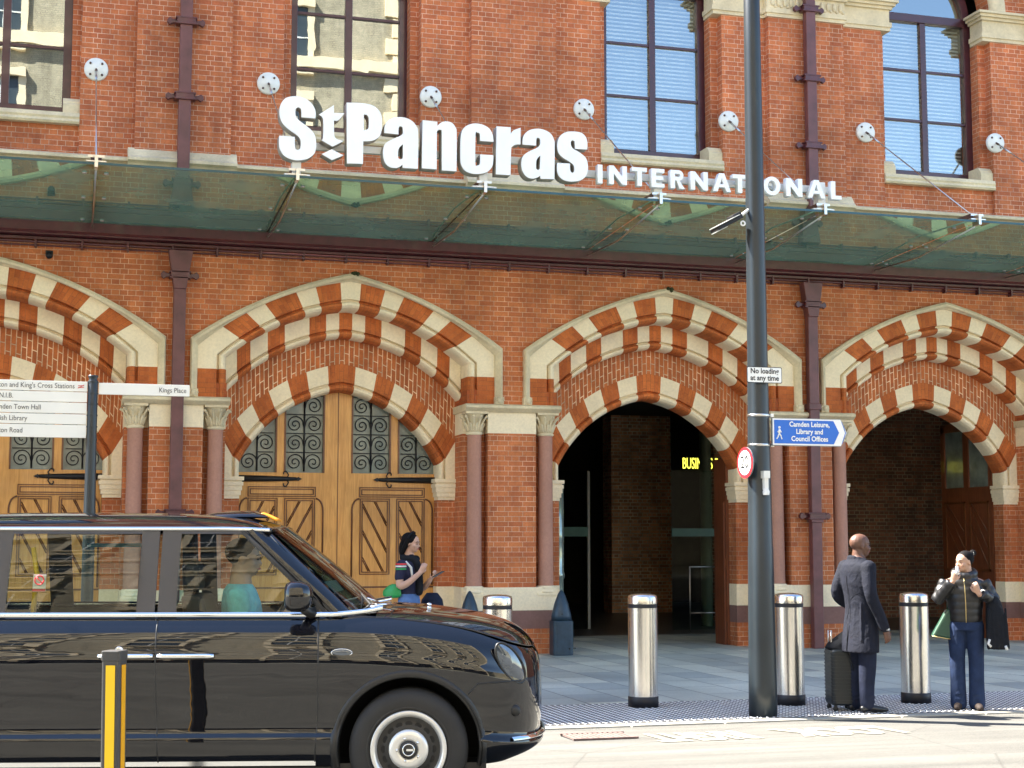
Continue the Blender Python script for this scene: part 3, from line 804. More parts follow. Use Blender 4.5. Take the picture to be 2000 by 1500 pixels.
M['moss']=simple('dark_moss',(.035,.045,.015),.95,0,.4,40,bumps=.5)
for mx_,mz_ in ((8.88,5.53),(3.93,5.54)):
    mb=MB()
    for k in range(7): mb.sphere((mx_+random.uniform(-.07,.07),-.09+random.uniform(-.02,.02),mz_+.02+random.uniform(-.03,.01)),random.uniform(.018,.034),7,5)
    mb.build('moss_patch','moss',B)
cc_=thing('camera_dome','small black camera dome fixed to the brick above the left arch','camera',(-.34,-.06,5.62))
mb=MB(); mb.sphere((-.34,-.09,5.60),.05,14,10); mb.box(-.39,-.08,5.62,-.29,0,5.67); mb.build('dome','black_iron',cc_)

# ================================================================ GLASS CANOPY
CN=thing('glass_canopy','green tinted glass canopy on steel arms along the front below the sign','canopy',(7.5,-1.6,6.1))
stdglass('canopy_glass',(.5,.74,.6),.2,1.6,.015)
m=M['canopy_glass'].node_tree
for n_ in m.nodes:
    if n_.type=='BSDF_GLOSSY': n_.inputs[0].default_value=(.55,.85,.68,1)
# dusty upper surface: mix in a little diffuse
nt=m; out=nt.nodes['Material Output']; mixs=[n for n in nt.nodes if n.type=='MIX_SHADER'][0]
df=N(nt,'ShaderNodeBsdfDiffuse'); df.inputs[0].default_value=(.22,.33,.2,1); tl=N(nt,'ShaderNodeBsdfTranslucent'); tl.inputs[0].default_value=(.25,.4,.24,1)
ad=N(nt,'ShaderNodeMixShader'); ad.inputs[0].default_value=.6; nt.links.new(df.outputs[0],ad.inputs[1]); nt.links.new(tl.outputs[0],ad.inputs[2])
mx2=N(nt,'ShaderNodeMixShader'); nt.links.new(ramp(nt,noise_n(nt,pos(nt),1.4,5),[(.3,.30),(.7,.52)]),mx2.inputs[0]); nt.links.new(mixs.outputs[0],mx2.inputs[1]); nt.links.new(ad.outputs[0],mx2.inputs[2]); nt.links.new(mx2.outputs[0],out.inputs[0])
M['glass_edge']=simple('green_glass_edge',(.02,.07,.08),.15,0,.1,4)
M['arm']=simple('brown_steel_arm',(.09,.045,.035),.5,0,.2,6)
def cz(y): return 6.07+(-y-.1)*.041
armx=[.218+2.43*k for k in range(-3,9)]
Y0,Y1=-.12,-3.16
for a,b_ in zip(armx,armx[1:]):
    mb=MB(); x0,x1=a+.012,b_-.012
    mb.add([(x0,Y1,cz(Y1)),(x1,Y1,cz(Y1)),(x1,Y0,cz(Y0)),(x0,Y0,cz(Y0))],[(0,1,2,3)]); mb.build('glass_panel','canopy_glass',CN,fixn=False)
    mb=MB(); mb.box(x0,Y1-.012,cz(Y1)-.012,x1,Y1,cz(Y1)+.018); mb.build('glass_edge','glass_edge',CN); mb=MB(); mb.box(x0,Y0-.0,cz(Y0)-.012,x1,Y0+.02,cz(Y0)+.018); mb.build('glass_edge','glass_edge',CN)
mb=MB()
if 0: mb.prism([(Y1+.06,cz(Y1)+.075),(Y1+.12,cz(Y1)+.075),(Y1+.12,cz(Y1)+.15),(Y1+.06,cz(Y1)+.15)],armx[0],armx[-1],axis='x'); 
for i,ax in enumerate(armx):
    A=thing('arm',None,None,(ax,-1.6,6.15)); A.parent=CN; A.location=Vector((ax,-1.6,6.15))-CN.location
    mb=MB(); mb.prism([(Y0+.1,cz(0)+.05),(Y1+.1,cz(Y1)+.05),(Y1+.1,cz(Y1)+.13),(Y0+.1,cz(0)+.24)][::-1],ax-.065,ax+.065,axis='x'); mb.build('beam','arm',A)
    mb=MB(); 
    for y in (-.35,-1.55,-2.75):
        for s in (-1,1):
            mb.lathe([(0.001,cz(y)-.018),(.028,cz(y)-.014),(.03,cz(y)-.004)],(ax+s*.13,y,0),10); mb.tube([(ax+s*.13,y,cz(y)+.0),(ax+s*.02,y,cz(y)+.06)],.012,6)
    mb.box(ax-.12,Y1-.01,cz(Y1)+.025,ax+.12,Y1+.12,cz(Y1)+.04); mb.box(ax-.02,Y1-.05,cz(Y1)-.05,ax+.02,Y1+.12,cz(Y1)+.1)
    mb.box(ax-.10,Y1+.02,cz(Y1)+.085,ax+.10,Y1+.035,cz(Y1)+.115)
    mb.tube([(ax,Y1+.1,cz(Y1)-.06),(ax,-1.55,cz(-1.5)-.16),(ax,Y0+.05,cz(0)-.07)],.012,6)
    mb.build('spider_fitting','steel',A)
    mb=MB(); mb.lathe([(.0,-.055),(.158,-.05),(.165,-.04),(.165,.0)],(ax,0,8.31),28,axis='y')
    pl=mb.build('wall_plate','white_steel',A)
    mb=MB()
    for k in range(4): mb.lathe([(.0,-.066),(.016,-.064),(.018,-.05)],(ax+.115*math.cos(PI/4+k*PI/2),0,8.31+.115*math.sin(PI/4+k*PI/2)),8,axis='y')
    mb.tube([(ax,-.04,8.31),(ax,-.13,8.255)],.018,8)
    mb.build('plate_bolt','arm',pl) if False else mb.build('plate_bolt','arm',A)
    mb=MB(); p0=Vector((ax,-.1,8.27)); p1=Vector((ax,-3.05,cz(-3.05)+.1)); mb.tube([p0,p0.lerp(p1,.12)],.016,6); mb.tube([p0.lerp(p1,.12),p1],.0085,6); mb.build('tie_rod','steel',A)
# ================================================================ STATION SIGN
SG=thing('station_sign','large white raised station name lettering standing on the canopy edge','sign',(6.3,-3.2,6.25))
GL={}
GL['S']=[[(2.861,6.949),(2.862,7.028),(2.838,7.098),(2.782,7.164),(2.704,7.204),(2.6,7.215),(2.496,7.189),(2.443,7.137),(2.415,7.072),(2.407,6.992),(2.42,6.915),(2.455,6.847),(2.518,6.789),(2.595,6.74),(2.65,6.7),(2.675,6.659),(2.68,6.604),(2.673,6.553),(2.645,6.527),(2.617,6.537),(2.607,6.575),(2.604,6.693),(2.41,6.696),(2.409,6.585),(2.424,6.515),(2.469,6.448),(2.539,6.41),(2.623,6.395),(2.715,6.407),(2.792,6.439),(2.853,6.499),(2.874,6.579),(2.87,6.673),(2.85,6.743),(2.803,6.802),(2.725,6.86),(2.658,6.906),(2.619,6.946),(2.607,7.0),(2.614,7.056),(2.641,7.076),(2.672,7.061),(2.681,7.022),(2.682,6.951)]]
GL['t']=[[(3.09,7.138),(3.094,7.039),(3.228,7.045),(3.151,6.946),(3.095,6.94),(3.1,6.762),(3.131,6.708),(3.217,6.683),(3.081,6.603),(2.935,6.678),(2.958,6.711),(2.956,6.949),(2.901,7.001)]]
GL['dot']=[[(2.946,6.498),(3.07,6.569),(3.219,6.501),(3.075,6.428)]]
GL['P']=[[(3.254,7.185),(3.455,7.193),(3.59,7.174),(3.67,7.116),(3.706,7.039),(3.711,6.959),(3.709,6.879),(3.689,6.797),(3.634,6.738),(3.555,6.708),(3.472,6.7),(3.471,6.408),(3.265,6.4)],[(3.475,7.049),(3.512,7.048),(3.538,7.01),(3.539,6.898),(3.522,6.858),(3.477,6.844)]]
GL['a']=[[(3.74,6.829),(3.747,6.922),(3.782,6.989),(3.854,7.034),(3.942,7.051),(4.03,7.044),(4.11,7.006),(4.159,6.945),(4.182,6.858),(4.183,6.393),(3.983,6.391),(3.978,6.435),(3.955,6.409),(3.907,6.386),(3.835,6.385),(3.771,6.421),(3.737,6.49),(3.727,6.585),(3.741,6.666),(3.777,6.712),(3.864,6.763),(3.936,6.8),(3.979,6.835),(3.983,6.884),(3.975,6.922),(3.951,6.933),(3.931,6.918),(3.925,6.879),(3.926,6.823)],[(3.983,6.699),(3.949,6.665),(3.925,6.615),(3.923,6.527),(3.942,6.5),(3.974,6.508),(3.985,6.539)]]
GL['n']=[[(4.241,7.034),(4.433,7.027),(4.434,6.974),(4.482,7.02),(4.555,7.043),(4.629,7.026),(4.674,6.972),(4.691,6.888),(4.69,6.395),(4.495,6.394),(4.493,6.882),(4.483,6.92),(4.462,6.928),(4.438,6.91),(4.428,6.861),(4.429,6.402),(4.231,6.404)]]
GL['c']=[[(5.184,6.819),(5.172,6.908),(5.13,6.987),(5.047,7.033),(4.94,7.045),(4.842,7.018),(4.776,6.96),(4.748,6.876),(4.74,6.754),(4.741,6.544),(4.757,6.472),(4.803,6.411),(4.884,6.38),(4.983,6.379),(5.082,6.405),(5.147,6.459),(5.176,6.526),(5.182,6.642),(5.005,6.64),(5.003,6.53),(4.987,6.498),(4.958,6.49),(4.94,6.517),(4.941,6.899),(4.961,6.927),(4.99,6.923),(5.002,6.895),(5.002,6.818)]]
GL['r']=[[(5.225,7.028),(5.417,7.03),(5.415,6.94),(5.454,6.992),(5.55,7.034),(5.548,6.81),(5.488,6.804),(5.437,6.774),(5.421,6.719),(5.413,6.392),(5.214,6.391)]]
GL['a2']=[[(5.575,6.812),(5.58,6.886),(5.605,6.954),(5.672,7.012),(5.781,7.039),(5.882,7.028),(5.967,6.981),(6.009,6.902),(6.016,6.811),(6.012,6.379),(5.822,6.372),(5.814,6.411),(5.772,6.384),(5.705,6.365),(5.638,6.383),(5.588,6.437),(5.561,6.517),(5.567,6.615),(5.604,6.683),(5.688,6.739),(5.772,6.782),(5.816,6.83),(5.815,6.904),(5.789,6.92),(5.766,6.9),(5.762,6.81)],[(5.819,6.682),(5.785,6.647),(5.762,6.596),(5.762,6.502),(5.784,6.485),(5.812,6.505)]]
GL['s']=[[(6.469,6.809),(6.469,6.911),(6.444,6.983),(6.384,7.029),(6.282,7.039),(6.171,7.021),(6.094,6.966),(6.057,6.88),(6.053,6.798),(6.076,6.725),(6.136,6.672),(6.22,6.628),(6.273,6.59),(6.286,6.55),(6.284,6.5),(6.262,6.482),(6.239,6.493),(6.228,6.53),(6.227,6.604),(6.05,6.601),(6.05,6.485),(6.084,6.413),(6.151,6.372),(6.253,6.362),(6.373,6.387),(6.45,6.454),(6.476,6.546),(6.468,6.645),(6.434,6.709),(6.349,6.769),(6.272,6.805),(6.245,6.845),(6.24,6.894),(6.26,6.92),(6.29,6.91),(6.296,6.865),(6.296,6.807)]]

M['letter']=simple('white_letter_face',(.86,.88,.87),.35,0,.03,3)
M['letter_side']=simple('letter_return',(.36,.33,.28),.5,0,.15,5)
def resample(lp,n=3):
    """round the outline: Catmull-Rom where the turn is gentle, keep sharp corners"""
    L=len(lp); out=[]
    def ang(i):
        a=Vector(lp[i])-Vector(lp[i-1]); b_=Vector(lp[(i+1)%L])-Vector(lp[i])
        return a.angle(b_,0)
    sharp=[ang(i)>R_(52) for i in range(L)]
    for i in range(L):
        p0,p1,p2,p3=lp[i-1],lp[i],lp[(i+1)%L],lp[(i+2)%L]
        out.append(p1)
        if sharp[i] and sharp[(i+1)%L]: continue
        P0,P1,P2,P3=map(Vector,(p0,p1,p2,p3))
        if sharp[i]: P0=P1-(P2-P1)*.5
        if sharp[(i+1)%L]: P3=P2+(P2-P1)*.5
        for k in range(1,n):
            t=k/n; q=.5*((2*P1)+(P2-P0)*t+(2*P0-5*P1+4*P2-P3)*t*t+(-P0+3*P1-3*P2+P3)*t**3); out.append((q.x,q.y))
    return out
ys=-3.2
for k,loops in GL.items():
    lp=[resample(l) for l in loops]
    o=curve_shape('letter',lp,.16,.006,'letter_side',SG,lambda x,y,z:(x,ys+.085+z*-1,y))
    # separate white face, slightly inset rim
    o2=curve_shape('letter_face',lp,.014,.004,'letter',SG,lambda x,y,z:(x,ys-z,y))
    o2.parent=o; o2.location=(0,0,0)
# small capitals
def strokes(ch,x0,x1,z0,z1,w_=.066):
    W=x1-x0
    if ch=='I': return [[(x0,z0),(x1,z0),(x1,z1),(x0,z1)]]
    if ch=='N': return [[(x0,z0),(x0+w_,z0),(x0+w_,z1-.11),(x1-w_,z0),(x1,z0),(x1,z1),(x1-w_,z1),(x1-w_,z0+.11),(x0+w_,z1),(x0,z1)]]
    if ch=='T': c=(x0+x1)/2; return [[(c-w_/2,z0),(c+w_/2,z0),(c+w_/2,z1-w_*.85),(x1,z1-w_*.85),(x1,z1),(x0,z1),(x0,z1-w_*.85),(c-w_/2,z1-w_*.85)]]
    if ch=='E':
        h=w_*.8; m_=(z0+z1)/2
        return [[(x0,z0),(x1,z0),(x1,z0+h),(x0+w_,z0+h),(x0+w_,m_-h/2),(x1-.015,m_-h/2),(x1-.015,m_+h/2),(x0+w_,m_+h/2),(x0+w_,z1-h),(x1,z1-h),(x1,z1),(x0,z1)]]
    if ch=='L': return [[(x0,z0),(x1,z0),(x1,z0+w_*.8),(x0+w_,z0+w_*.8),(x0+w_,z1),(x0,z1)]]
    if ch=='A':
        c=(x0+x1)/2; h=z1-z0
        return [[(x0,z0),(x0+w_*1.05,z0),(x0+w_*1.05+.022,z0+.06),(x1-w_*1.05-.022,z0+.06),(x1-w_*1.05,z0),(x1,z0),(c+w_*.55,z1),(c-w_*.55,z1)],
                [(x0+w_*1.05+.04,z0+.105),(c,z1-.065),(x1-w_*1.05-.04,z0+.105)]]
    if ch=='O':
        c=((x0+x1)/2,(z0+z1)/2); a=(x1-x0)/2; b_=(z1-z0)/2+.004
        e=lambda a,b_:[(c[0]+a*math.cos(2*PI*k/28),c[1]+b_*math.sin(2*PI*k/28)) for k in range(28)]
        return [e(a,b_),e(a-w_,b_-w_*.85)]
    if ch=='R':
        m_=z0+(z1-z0)*.44; r=(z1-m_)/2; xr=x1-r
        arc=[(xr-.01+r*math.cos(t),m_+r+r*math.sin(t)) for t in [R_(-90+15*k) for k in range(13)]]
        ri=r-w_*.75
        arc2=[(xr-.01+ri*math.cos(t),m_+r+ri*math.sin(t)) for t in [R_(-90+20*k) for k in range(10)]]
        return [[(x0,z0),(x0+w_,z0),(x0+w_,m_),(x0+w_+.02,m_),(x1-w_*1.05,z0),(x1+.01,z0),(xr+.0,m_+.004)]+arc[1:]+[(x0,z1)],
                [(x0+w_,m_+w_*.75)]+arc2+[(x0+w_,z1-w_*.75)]]
for ch,x0,x1 in (('I',6.616,6.684),('N',6.777,7.028),('T',7.101,7.313),('E',7.376,7.563),('R',7.649,7.847),('N',7.939,8.191),('A',8.262,8.53),('T',8.556,8.769),('I',8.87,8.938),('O',9.014,9.266),('N',9.352,9.596),('A',9.675,9.945),('L',10.033,10.192)):
    curve_shape('letter',strokes(ch,x0,x1,6.368,6.622),.09,.004,'letter',SG,lambda x,y,z:(x,ys+.05-z,y))
mb=MB(); mb.box(2.6,-3.05,6.66,6.62,-2.98,6.76) if False else None
mb.box(6.2,-3.03,6.485,10.1,-2.96,6.58); mb.box(2.55,-3.02,6.60,6.2,-2.95,6.69)
for x0,x1 in ((6.68,10.1),):
    for x in (6.65,6.9,7.2,7.45,7.72,8.05,8.4,8.66,8.9,9.14,9.47,9.8): mb.box(x-.02,-3.14,6.51,x+.02,-3.03,6.55)
mb.build('mounting_rail','white_steel',SG)
for ax in armx[4:8]:
    mb=MB(); mb.box(ax-.055,-3.1,6.22,ax+.055,-2.96,6.62); mb.box(ax-.16,-3.16,6.21,ax+.16,-2.94,6.235); mb.build('sign_post','white_steel',SG)
# ================================================================ OPPOSITE BUILDING (seen only as reflections and as bounce light)
OB=thing('opposite_building','cream brick terrace with white window surrounds facing the station across the road','building',(-15,-42,0))
mb=MB(); mb.box(-48,-50,0,12.6,-36,27.5); mb.build('wall','brick_yel',OB)
mb=MB()
for z in (4.6,16.2,20.2,26.6): mb.box(-48.3,-50.2,z,12.9,-35.7,z+.45)
for k in range(34): mb.box(11.7 if k%2 else 12.0,-36.08,.0+k*.78,12.68,-35.9,.7+k*.78)
mb.build('cornice','stone',OB)
mb=MB(); X,Yo,Z=-46,-35.94,1.0
mb.box(X-.85,Yo-.06,Z-.2,X+.85,Yo+.15,Z); mb.box(X-.85,Yo-.06,Z,X-.6,Yo+.08,Z+2.5); mb.box(X+.6,Yo-.06,Z,X+.85,Yo+.08,Z+2.5); mb.box(X-.85,Yo-.06,Z+2.5,X+.85,Yo+.2,Z+2.85)
w0=mb.build('window_surround','stone',OB)
mb=MB(); mb.box(X-.6,Yo-.05,Z,X+.6,Yo+.01,Z+2.5); p0=mb.build('pane',simple('dark_sash_glass',(.05,.065,.075),.06,0,.1,3),w0); p0.location=-Vector(w0.location)*0; 
mb=MB(); mb.box(X-.025,Yo,Z,X+.025,Yo+.03,Z+2.5); mb.box(X-.6,Yo,Z+1.22,X+.6,Yo+.03,Z+1.28); b0=mb.build('sash_bar','white_steel',w0)
for r in range(7):
    for c in range(16):
        if r==0 and c==0: continue
        q=w0.copy(); COL.objects.link(q); q.parent=OB; q.location=Vector((c*3.6,0,r*3.75+(.4 if r else 0)))
        for ch in (p0,b0):
            z_=ch.copy(); COL.objects.link(z_); z_.parent=q
mb=MB(); mb.box(14,-60,0,60,-40,7.5); OB2=mb.build('low_building','brick_yel'); tag(OB2,'low cream brick building beyond the gap opposite the station','building')
M['reflection_dark']=simple('dark_reflection_panel',(.02,.022,.024),.25,0,.3,2)  # near-black for added panels that put dark zones into the taxi's reflections
mb=MB()
for k in range(14): mb.box(-47.5+k*4.3,-35.98,.3,-47.5+k*4.3+3.7,-35.9,4.1)  # panels added to mirror the terrace's shaded base as a dark band
mb.build('dark_base_panels','reflection_dark',OB)
BS=thing('backdrop','unseen added dark hoarding along the far kerb opposite the station','backdrop',(-8,-34.4,0))
mb=MB(); mb.box(-30,-34.5,.03,-1,-34.35,2.5); mb.box(3.5,-34.5,.03,9.5,-34.35,3.0)  # unseen dark panels added so the taxi paint mirrors something dark
for k in range(12): mb.box(-30+k*2.6,-34.35,.03,-29.85+k*2.6,-34.25,2.55)
mb.build('backdrop_panels','reflection_dark',BS)
# ================================================================ STREET FURNITURE
def steel_mat():
    m,nt,b=new_mat('brushed_bollard_steel')
    mp=N(nt,'ShaderNodeMapping'); mp.inputs['Scale'].default_value=(1,1,.02); nt.links.new(objc(nt),mp.inputs[0])
    f=noise_n(nt,mp.outputs[0],60,3,.6); g=noise_n(nt,objc(nt),6,5,.7)
    b.inputs['Metallic'].default_value=1; nt.links.new(mixc(nt,ramp(nt,f,[(.3,0),(.7,1)]),(.72,.7,.66),(.82,.8,.76)),b.inputs['Base Color'])
    nt.links.new(ramp(nt,g,[(.3,.2),(.75,.25)]),b.inputs['Roughness']); b.inputs['Anisotropic'].default_value=.3
    return m
M['bol']=steel_mat()
M['blackrub']=simple('black_band',(.012,.012,.016),.5)
def bollard(x,y,label):
    t=thing('bollard',label,'bollard',(x,y,0),0,'steel bollards along the pavement edge')
    mb=MB(); mb.lathe([(.148,.10),(.148,.99)],(x,y,0),40); mb.build('post','bol',t)
    mb=MB(); mb.lathe([(.148,1.03),(.148,1.095),(.14,1.115),(.09,1.13),(.001,1.136)],(x,y,0),40); mb.build('cap','bol',t)
    mb=MB(); mb.lathe([(.146,.985),(.146,1.035)],(x,y,0),40); mb.build('band','blackrub',t)
    mb=MB(); mb.lathe([(.001,.007),(.153,.007),(.153,.108),(.148,.112)],(x,y,0),40); mb.build('base_sleeve','blackrub',t)
    return t
b1=bollard(5.62,-7.32,'brushed steel bollard standing alone in front of the open doorway')
for x,y,l in ((4.13,-7.2,'steel bollard mostly hidden behind the front of the black taxi'),(7.13,-7.55,'steel bollard partly behind the tall grey lamp post'),(8.47,-7.72,'steel bollard between the man in the long coat and the woman in jeans')):
    dup(b1,(x,y,0),label=l)
# lamp post
m,nt,b=new_mat('grey_post_paint'); P=objc(nt)
f=noise_n(nt,P,9,8,.8); c=mixc(nt,ramp(nt,f,[(.70,0),(.73,1)]),(.015,.022,.027),(.3,.32,.32)); c=mixc(nt,1.0,c,ramp(nt,noise_n(nt,P,2,4),[(.3,.8),(.7,1.2)]),'MULTIPLY')
nt.links.new(c,b.inputs['Base Color']); b.inputs['Roughness'].default_value=.36; M['postpaint']=m
LX,LY=6.425,-8.40
lp=thing('lamp_post','tall tapered grey steel lamp post with chipped paint, carrying three signs','lamp post',(LX,LY,0))
mb=MB(); mb.lathe([(.001,.0),(.136,.0),(.134,.3),(.128,1.0),(.122,1.6),(.118,1.62),(.1,3.4),(.083,6.5),(.065,10),(.0,10.0)],(LX,LY,0),32); mb.build('post','postpaint',lp)
mb=MB(); 
for z in (2.872,2.585): mb.lathe([(.1085,z-.012),(.1115,z-.006),(.1115,z+.006),(.1085,z+.012)],(LX,LY,0),24)
mb.box(LX+.1,LY-.06,2.57,LX+.135,LY+.0,2.6); mb.box(LX+.1,LY-.06,2.86,LX+.135,LY+.0,2.89)
mb.build('clamp_band','steel',lp)
mb=MB(); mb.tube([(LX,LY,9.6),(LX+.0,LY-.6,9.9),(LX,LY-1.2,9.95)],[.04,.035,.03],8); mb.box(LX-.14,LY-1.9,9.9,LX+.14,LY-1.15,10.0); mb.build('lamp_head','postpaint',lp)
mb=MB(); x=LX+.0; y=LY-.125
mb.box(x-.035,y-.05,2.26,x+.03,y+.02,2.33); mb.box(x-.02,y-.035,2.15,x+.02,y+.02,2.27); mb.lathe([(.03,2.1),(.035,2.13),(.02,2.17)],(x,y-.02,0),10); mb.build('clamp_box','white_steel',lp)
# floodlight on the post
fl=thing('floodlight','small black floodlight on a white bracket on the left of the lamp post','floodlight',(6.1,-8.4,4.75))
Rm=Matrix.Rotation(R_(-28),3,'Y')
mb=MB(); mb.obox((6.10,-8.42,4.735),(.27,.2,.035),Rm); mb.obox((6.2,-8.42,4.81),(.1,.15,.07),Rm); mb.build('housing','black_iron',fl,bevel=.008)
mb=MB(); mb.obox((6.035,-8.42,4.675),(.13,.13,.006),Rm); mb.obox((6.08,-8.44,4.755),(.27,.2,.006),Rm); mb.build('lamp_cover','white_steel',fl)
mb=MB(); mb.tube([(6.21,-8.45,4.8),(6.35,-8.42,4.9)],.016,8); mb.lathe([(.014,-8.53),(.028,-8.53),(.028,-8.52),(.014,-8.52),(.014,-8.53)],(6.235,0,4.735),14,axis='y'); mb.build('bracket','white_steel',fl)
# signs on the post
M['signwhite']=simple('white_sign_face',(.82,.82,.78),.4,0,.04,3)
M['signblack']=simple('black_sign_ink',(.015,.015,.017),.5)
M['signblue']=simple('blue_sign_face',(.012,.13,.55),.35,0,.06,3)
M['signred']=simple('red_sign_ink',(.6,.02,.03),.4)
M['signgrey']=simple('grey_sign_back',(.25,.26,.27),.5,.4)
def rounded(x0,z0,x1,z1,r,n=4):
    p=[]
    for cx,cz_,a0 in ((x1-r,z0+r,-90),(x1-r,z1-r,0),(x0+r,z1-r,90),(x0+r,z0+r,180)):
        for k in range(n+1): a=R_(a0+90*k/n); p.append((cx+r*math.cos(a),cz_+r*math.sin(a)))
    return p
yp=-8.54
s1=thing('loading_sign','small white no loading plate with black border high on the lamp post','sign',(6.43,yp,3.26))
x0,x1,z0,z1=6.245,6.615,3.178,3.335
mb=MB(); mb.prism(rounded(x0,z0,x1,z1,.015),yp,yp+.004); mb.build('plate_border','signblack',s1)
mb=MB(); mb.prism(rounded(x0+.007,z0+.007,x1-.007,z1-.007,.012),yp-.003,yp-.0005); mb.build('plate_face','signwhite',s1)
for t,z in (('No loading',3.292),('at any time',3.225)): place_text('sign_text',t,.072,'signblack',s1,lambda x,y,q,z=z:(6.43+x,yp-.005-q*.2,z+y),.002,sx=.93,off=.0015)
s2=thing('direction_sign','blue arrow shaped pedestrian direction sign pointing right from the lamp post','sign',(6.9,yp,2.7))
ys2=-8.5
def arrow(e): return [(6.52+e,2.58+e),(7.255-e*.5,2.58+e),(7.325-e*1.3,2.714),(7.255-e*.5,2.848-e),(6.52+e,2.848-e)]
mb=MB(); mb.prism(arrow(0),ys2,ys2+.02); mb.build('sign_frame','signgrey',s2)
mb=MB(); mb.prism(arrow(.006),ys2-.003,ys2-.0005); mb.build('white_border','signwhite',s2)
mb=MB(); mb.prism([(6.54,2.60),(7.175,2.60),(7.235,2.714),(7.175,2.828),(6.54,2.828)],ys2-.006,ys2-.0035); mb.add([(7.262,ys2-.004,2.606),(7.268,ys2-.004,2.606),(7.31,ys2-.004,2.714),(7.268,ys2-.004,2.822),(7.262,ys2-.004,2.822),(7.3,ys2-.004,2.714)],[(0,1,2,5),(5,2,3,4)])
mb.build('sign_panel','signblue',s2)
for t,z in (('Camden Leisure,',2.787),('Library and',2.717),('Council Offices',2.647)): place_text('sign_text',t,.068,'signwhite',s2,lambda x,y,q,z=z:(6.915+x,ys2-.009-q*.2,z+y),.002,sx=.93,off=.0018)
mb=MB(); px_,pz_=6.595,2.71     # walking figure
mb.lathe([(.0,-.003),(.013,-.002),(.013,0)],(px_,ys2-.006,pz_+.045),10,axis='y')
for a,b_,w_ in (((0,.028),(-.004,-.012),.011),((-.004,-.012),(.016,-.04),.007),((.016,-.04),(.024,-.07),.006),((-.004,-.012),(-.016,-.045),.007),((-.016,-.045),(-.032,-.066),.006),((0,.024),(.02,-.002),.005),((0,.024),(-.02,.0),.005)):
    mb.tube([(px_+a[0],ys2-.008,pz_+a[1]),(px_+b_[0],ys2-.008,pz_+b_[1])],w_,6)
mb.build('walking_symbol','signwhite',s2)
s3=thing('speed_sign','round red rimmed twenty speed limit sign on the side of the lamp post','sign',(6.3,-8.45,2.41))
# disc turned towards the road's left; local frame
ang=R_(-75); cx_,cy_,cz_=6.245,-8.47,2.41
def sxf(r_u,r_v,d): # u horizontal in the plate plane, d outwards
    nx_,ny_=math.cos(ang),math.sin(ang)   # normal pointing
    ux,uy=-ny_,nx_
    return (cx_+ux*r_u+nx_*d,cy_+uy*r_u+ny_*d,cz_+r_v)
ang=R_(-175)
def disc(name,r,d0,d1,mt):
    mb=MB(); n=32
    vs=[sxf(r*math.cos(2*PI*k/n),r*math.sin(2*PI*k/n),d0) for k in range(n)]+[sxf(r*math.cos(2*PI*k/n),r*math.sin(2*PI*k/n),d1) for k in range(n)]
    mb.add(vs,[tuple(range(n)),tuple(range(2*n-1,n-1,-1))]+[(k,(k+1)%n,(k+1)%n+n,k+n) for k in range(n)]); mb.build(name,mt,s3)
disc('plate_back',.15,-.012,0,'signgrey'); disc('red_rim',.149,.001,.003,'signred'); disc('plate_face',.118,.004,.006,'signwhite')
place_text('sign_text','20',.17,'signblack',s3,lambda x,y,q:sxf(x,y,.008+q*.3),.002,sx=.9,off=.002)
# finger post
fp=thing('finger_post','dark finger post with white direction boards, rising behind the black taxi','signpost',(.20,-8.2,0))
mb=MB(); mb.lathe([(.001,0),(.052,0),(.052,1.9),(.05,1.95),(.043,2.6),(.043,3.05),(.036,3.06),(.036,3.075),(.043,3.085),(.043,3.1),(.001,3.105)],(.185,-8.2,0),20)
for z in (2.54,2.65,2.75,2.85,2.94,3.04): mb.lathe([(.047,z-.006),(.047,z+.006)],(.185,-8.2,0),16)
mb.build('post','postpaint',fp)
M['fp_white']=simple('white_enamel_board',(.8,.8,.74),.35,0,.04,2)
M['fp_ink']=simple('grey_black_lettering',(.09,.09,.09),.5)
zz=[(2.955,3.042,'Euston and King\'s Cross Stations'),(2.862,2.949,'R.N.I.B.'),(2.762,2.856,'Camden Town Hall'),(2.668,2.756,'British Library'),(2.552,2.662,'Euston Road')]
for z0,z1,t in zz:
    mb=MB(); mb.box(-.86,-8.215,z0,.138,-8.185,z1); bo=mb.build('direction_board','fp_white',fp,bevel=.002)
    o=place_text('board_text',t,.062,'fp_ink',fp,lambda x,y,q,z=(z0+z1)/2,xr=(.033,-.472,-.243,-.353,-.387)[zz.index((z0,z1,t))]:(xr+x,-8.2175-q*.2,z+y),.002,'RIGHT',sx=.85)
mb=MB()   # rail emblem
ex,ez=.085,2.998
for dz in (-.008,.008): mb.box(ex-.025,-8.218,ez+dz-.0025,ex+.025,-8.2155,ez+dz+.0025)
mb.obox((ex,-8.217,ez),(.035,.0025,.005),Matrix.Rotation(R_(-28),3,'Y')); mb.obox((ex+.018,-8.217,ez+.011),(.02,.0025,.004),Matrix.Rotation(R_(-28),3,'Y')); mb.obox((ex-.018,-8.217,ez-.011),(.02,.0025,.004),Matrix.Rotation(R_(-28),3,'Y'))
mb.build('rail_emblem','signred',fp)
mb=MB(); mb.box(.235,-8.215,2.936,1.012,-8.185,3.036); mb.build('direction_board','fp_white',fp,bevel=.002)
place_text('board_text','Kings Place',.062,'fp_ink',fp,lambda x,y,q:(.985+x,-8.2175-q*.2,2.984+y),.002,'RIGHT',sx=.85)
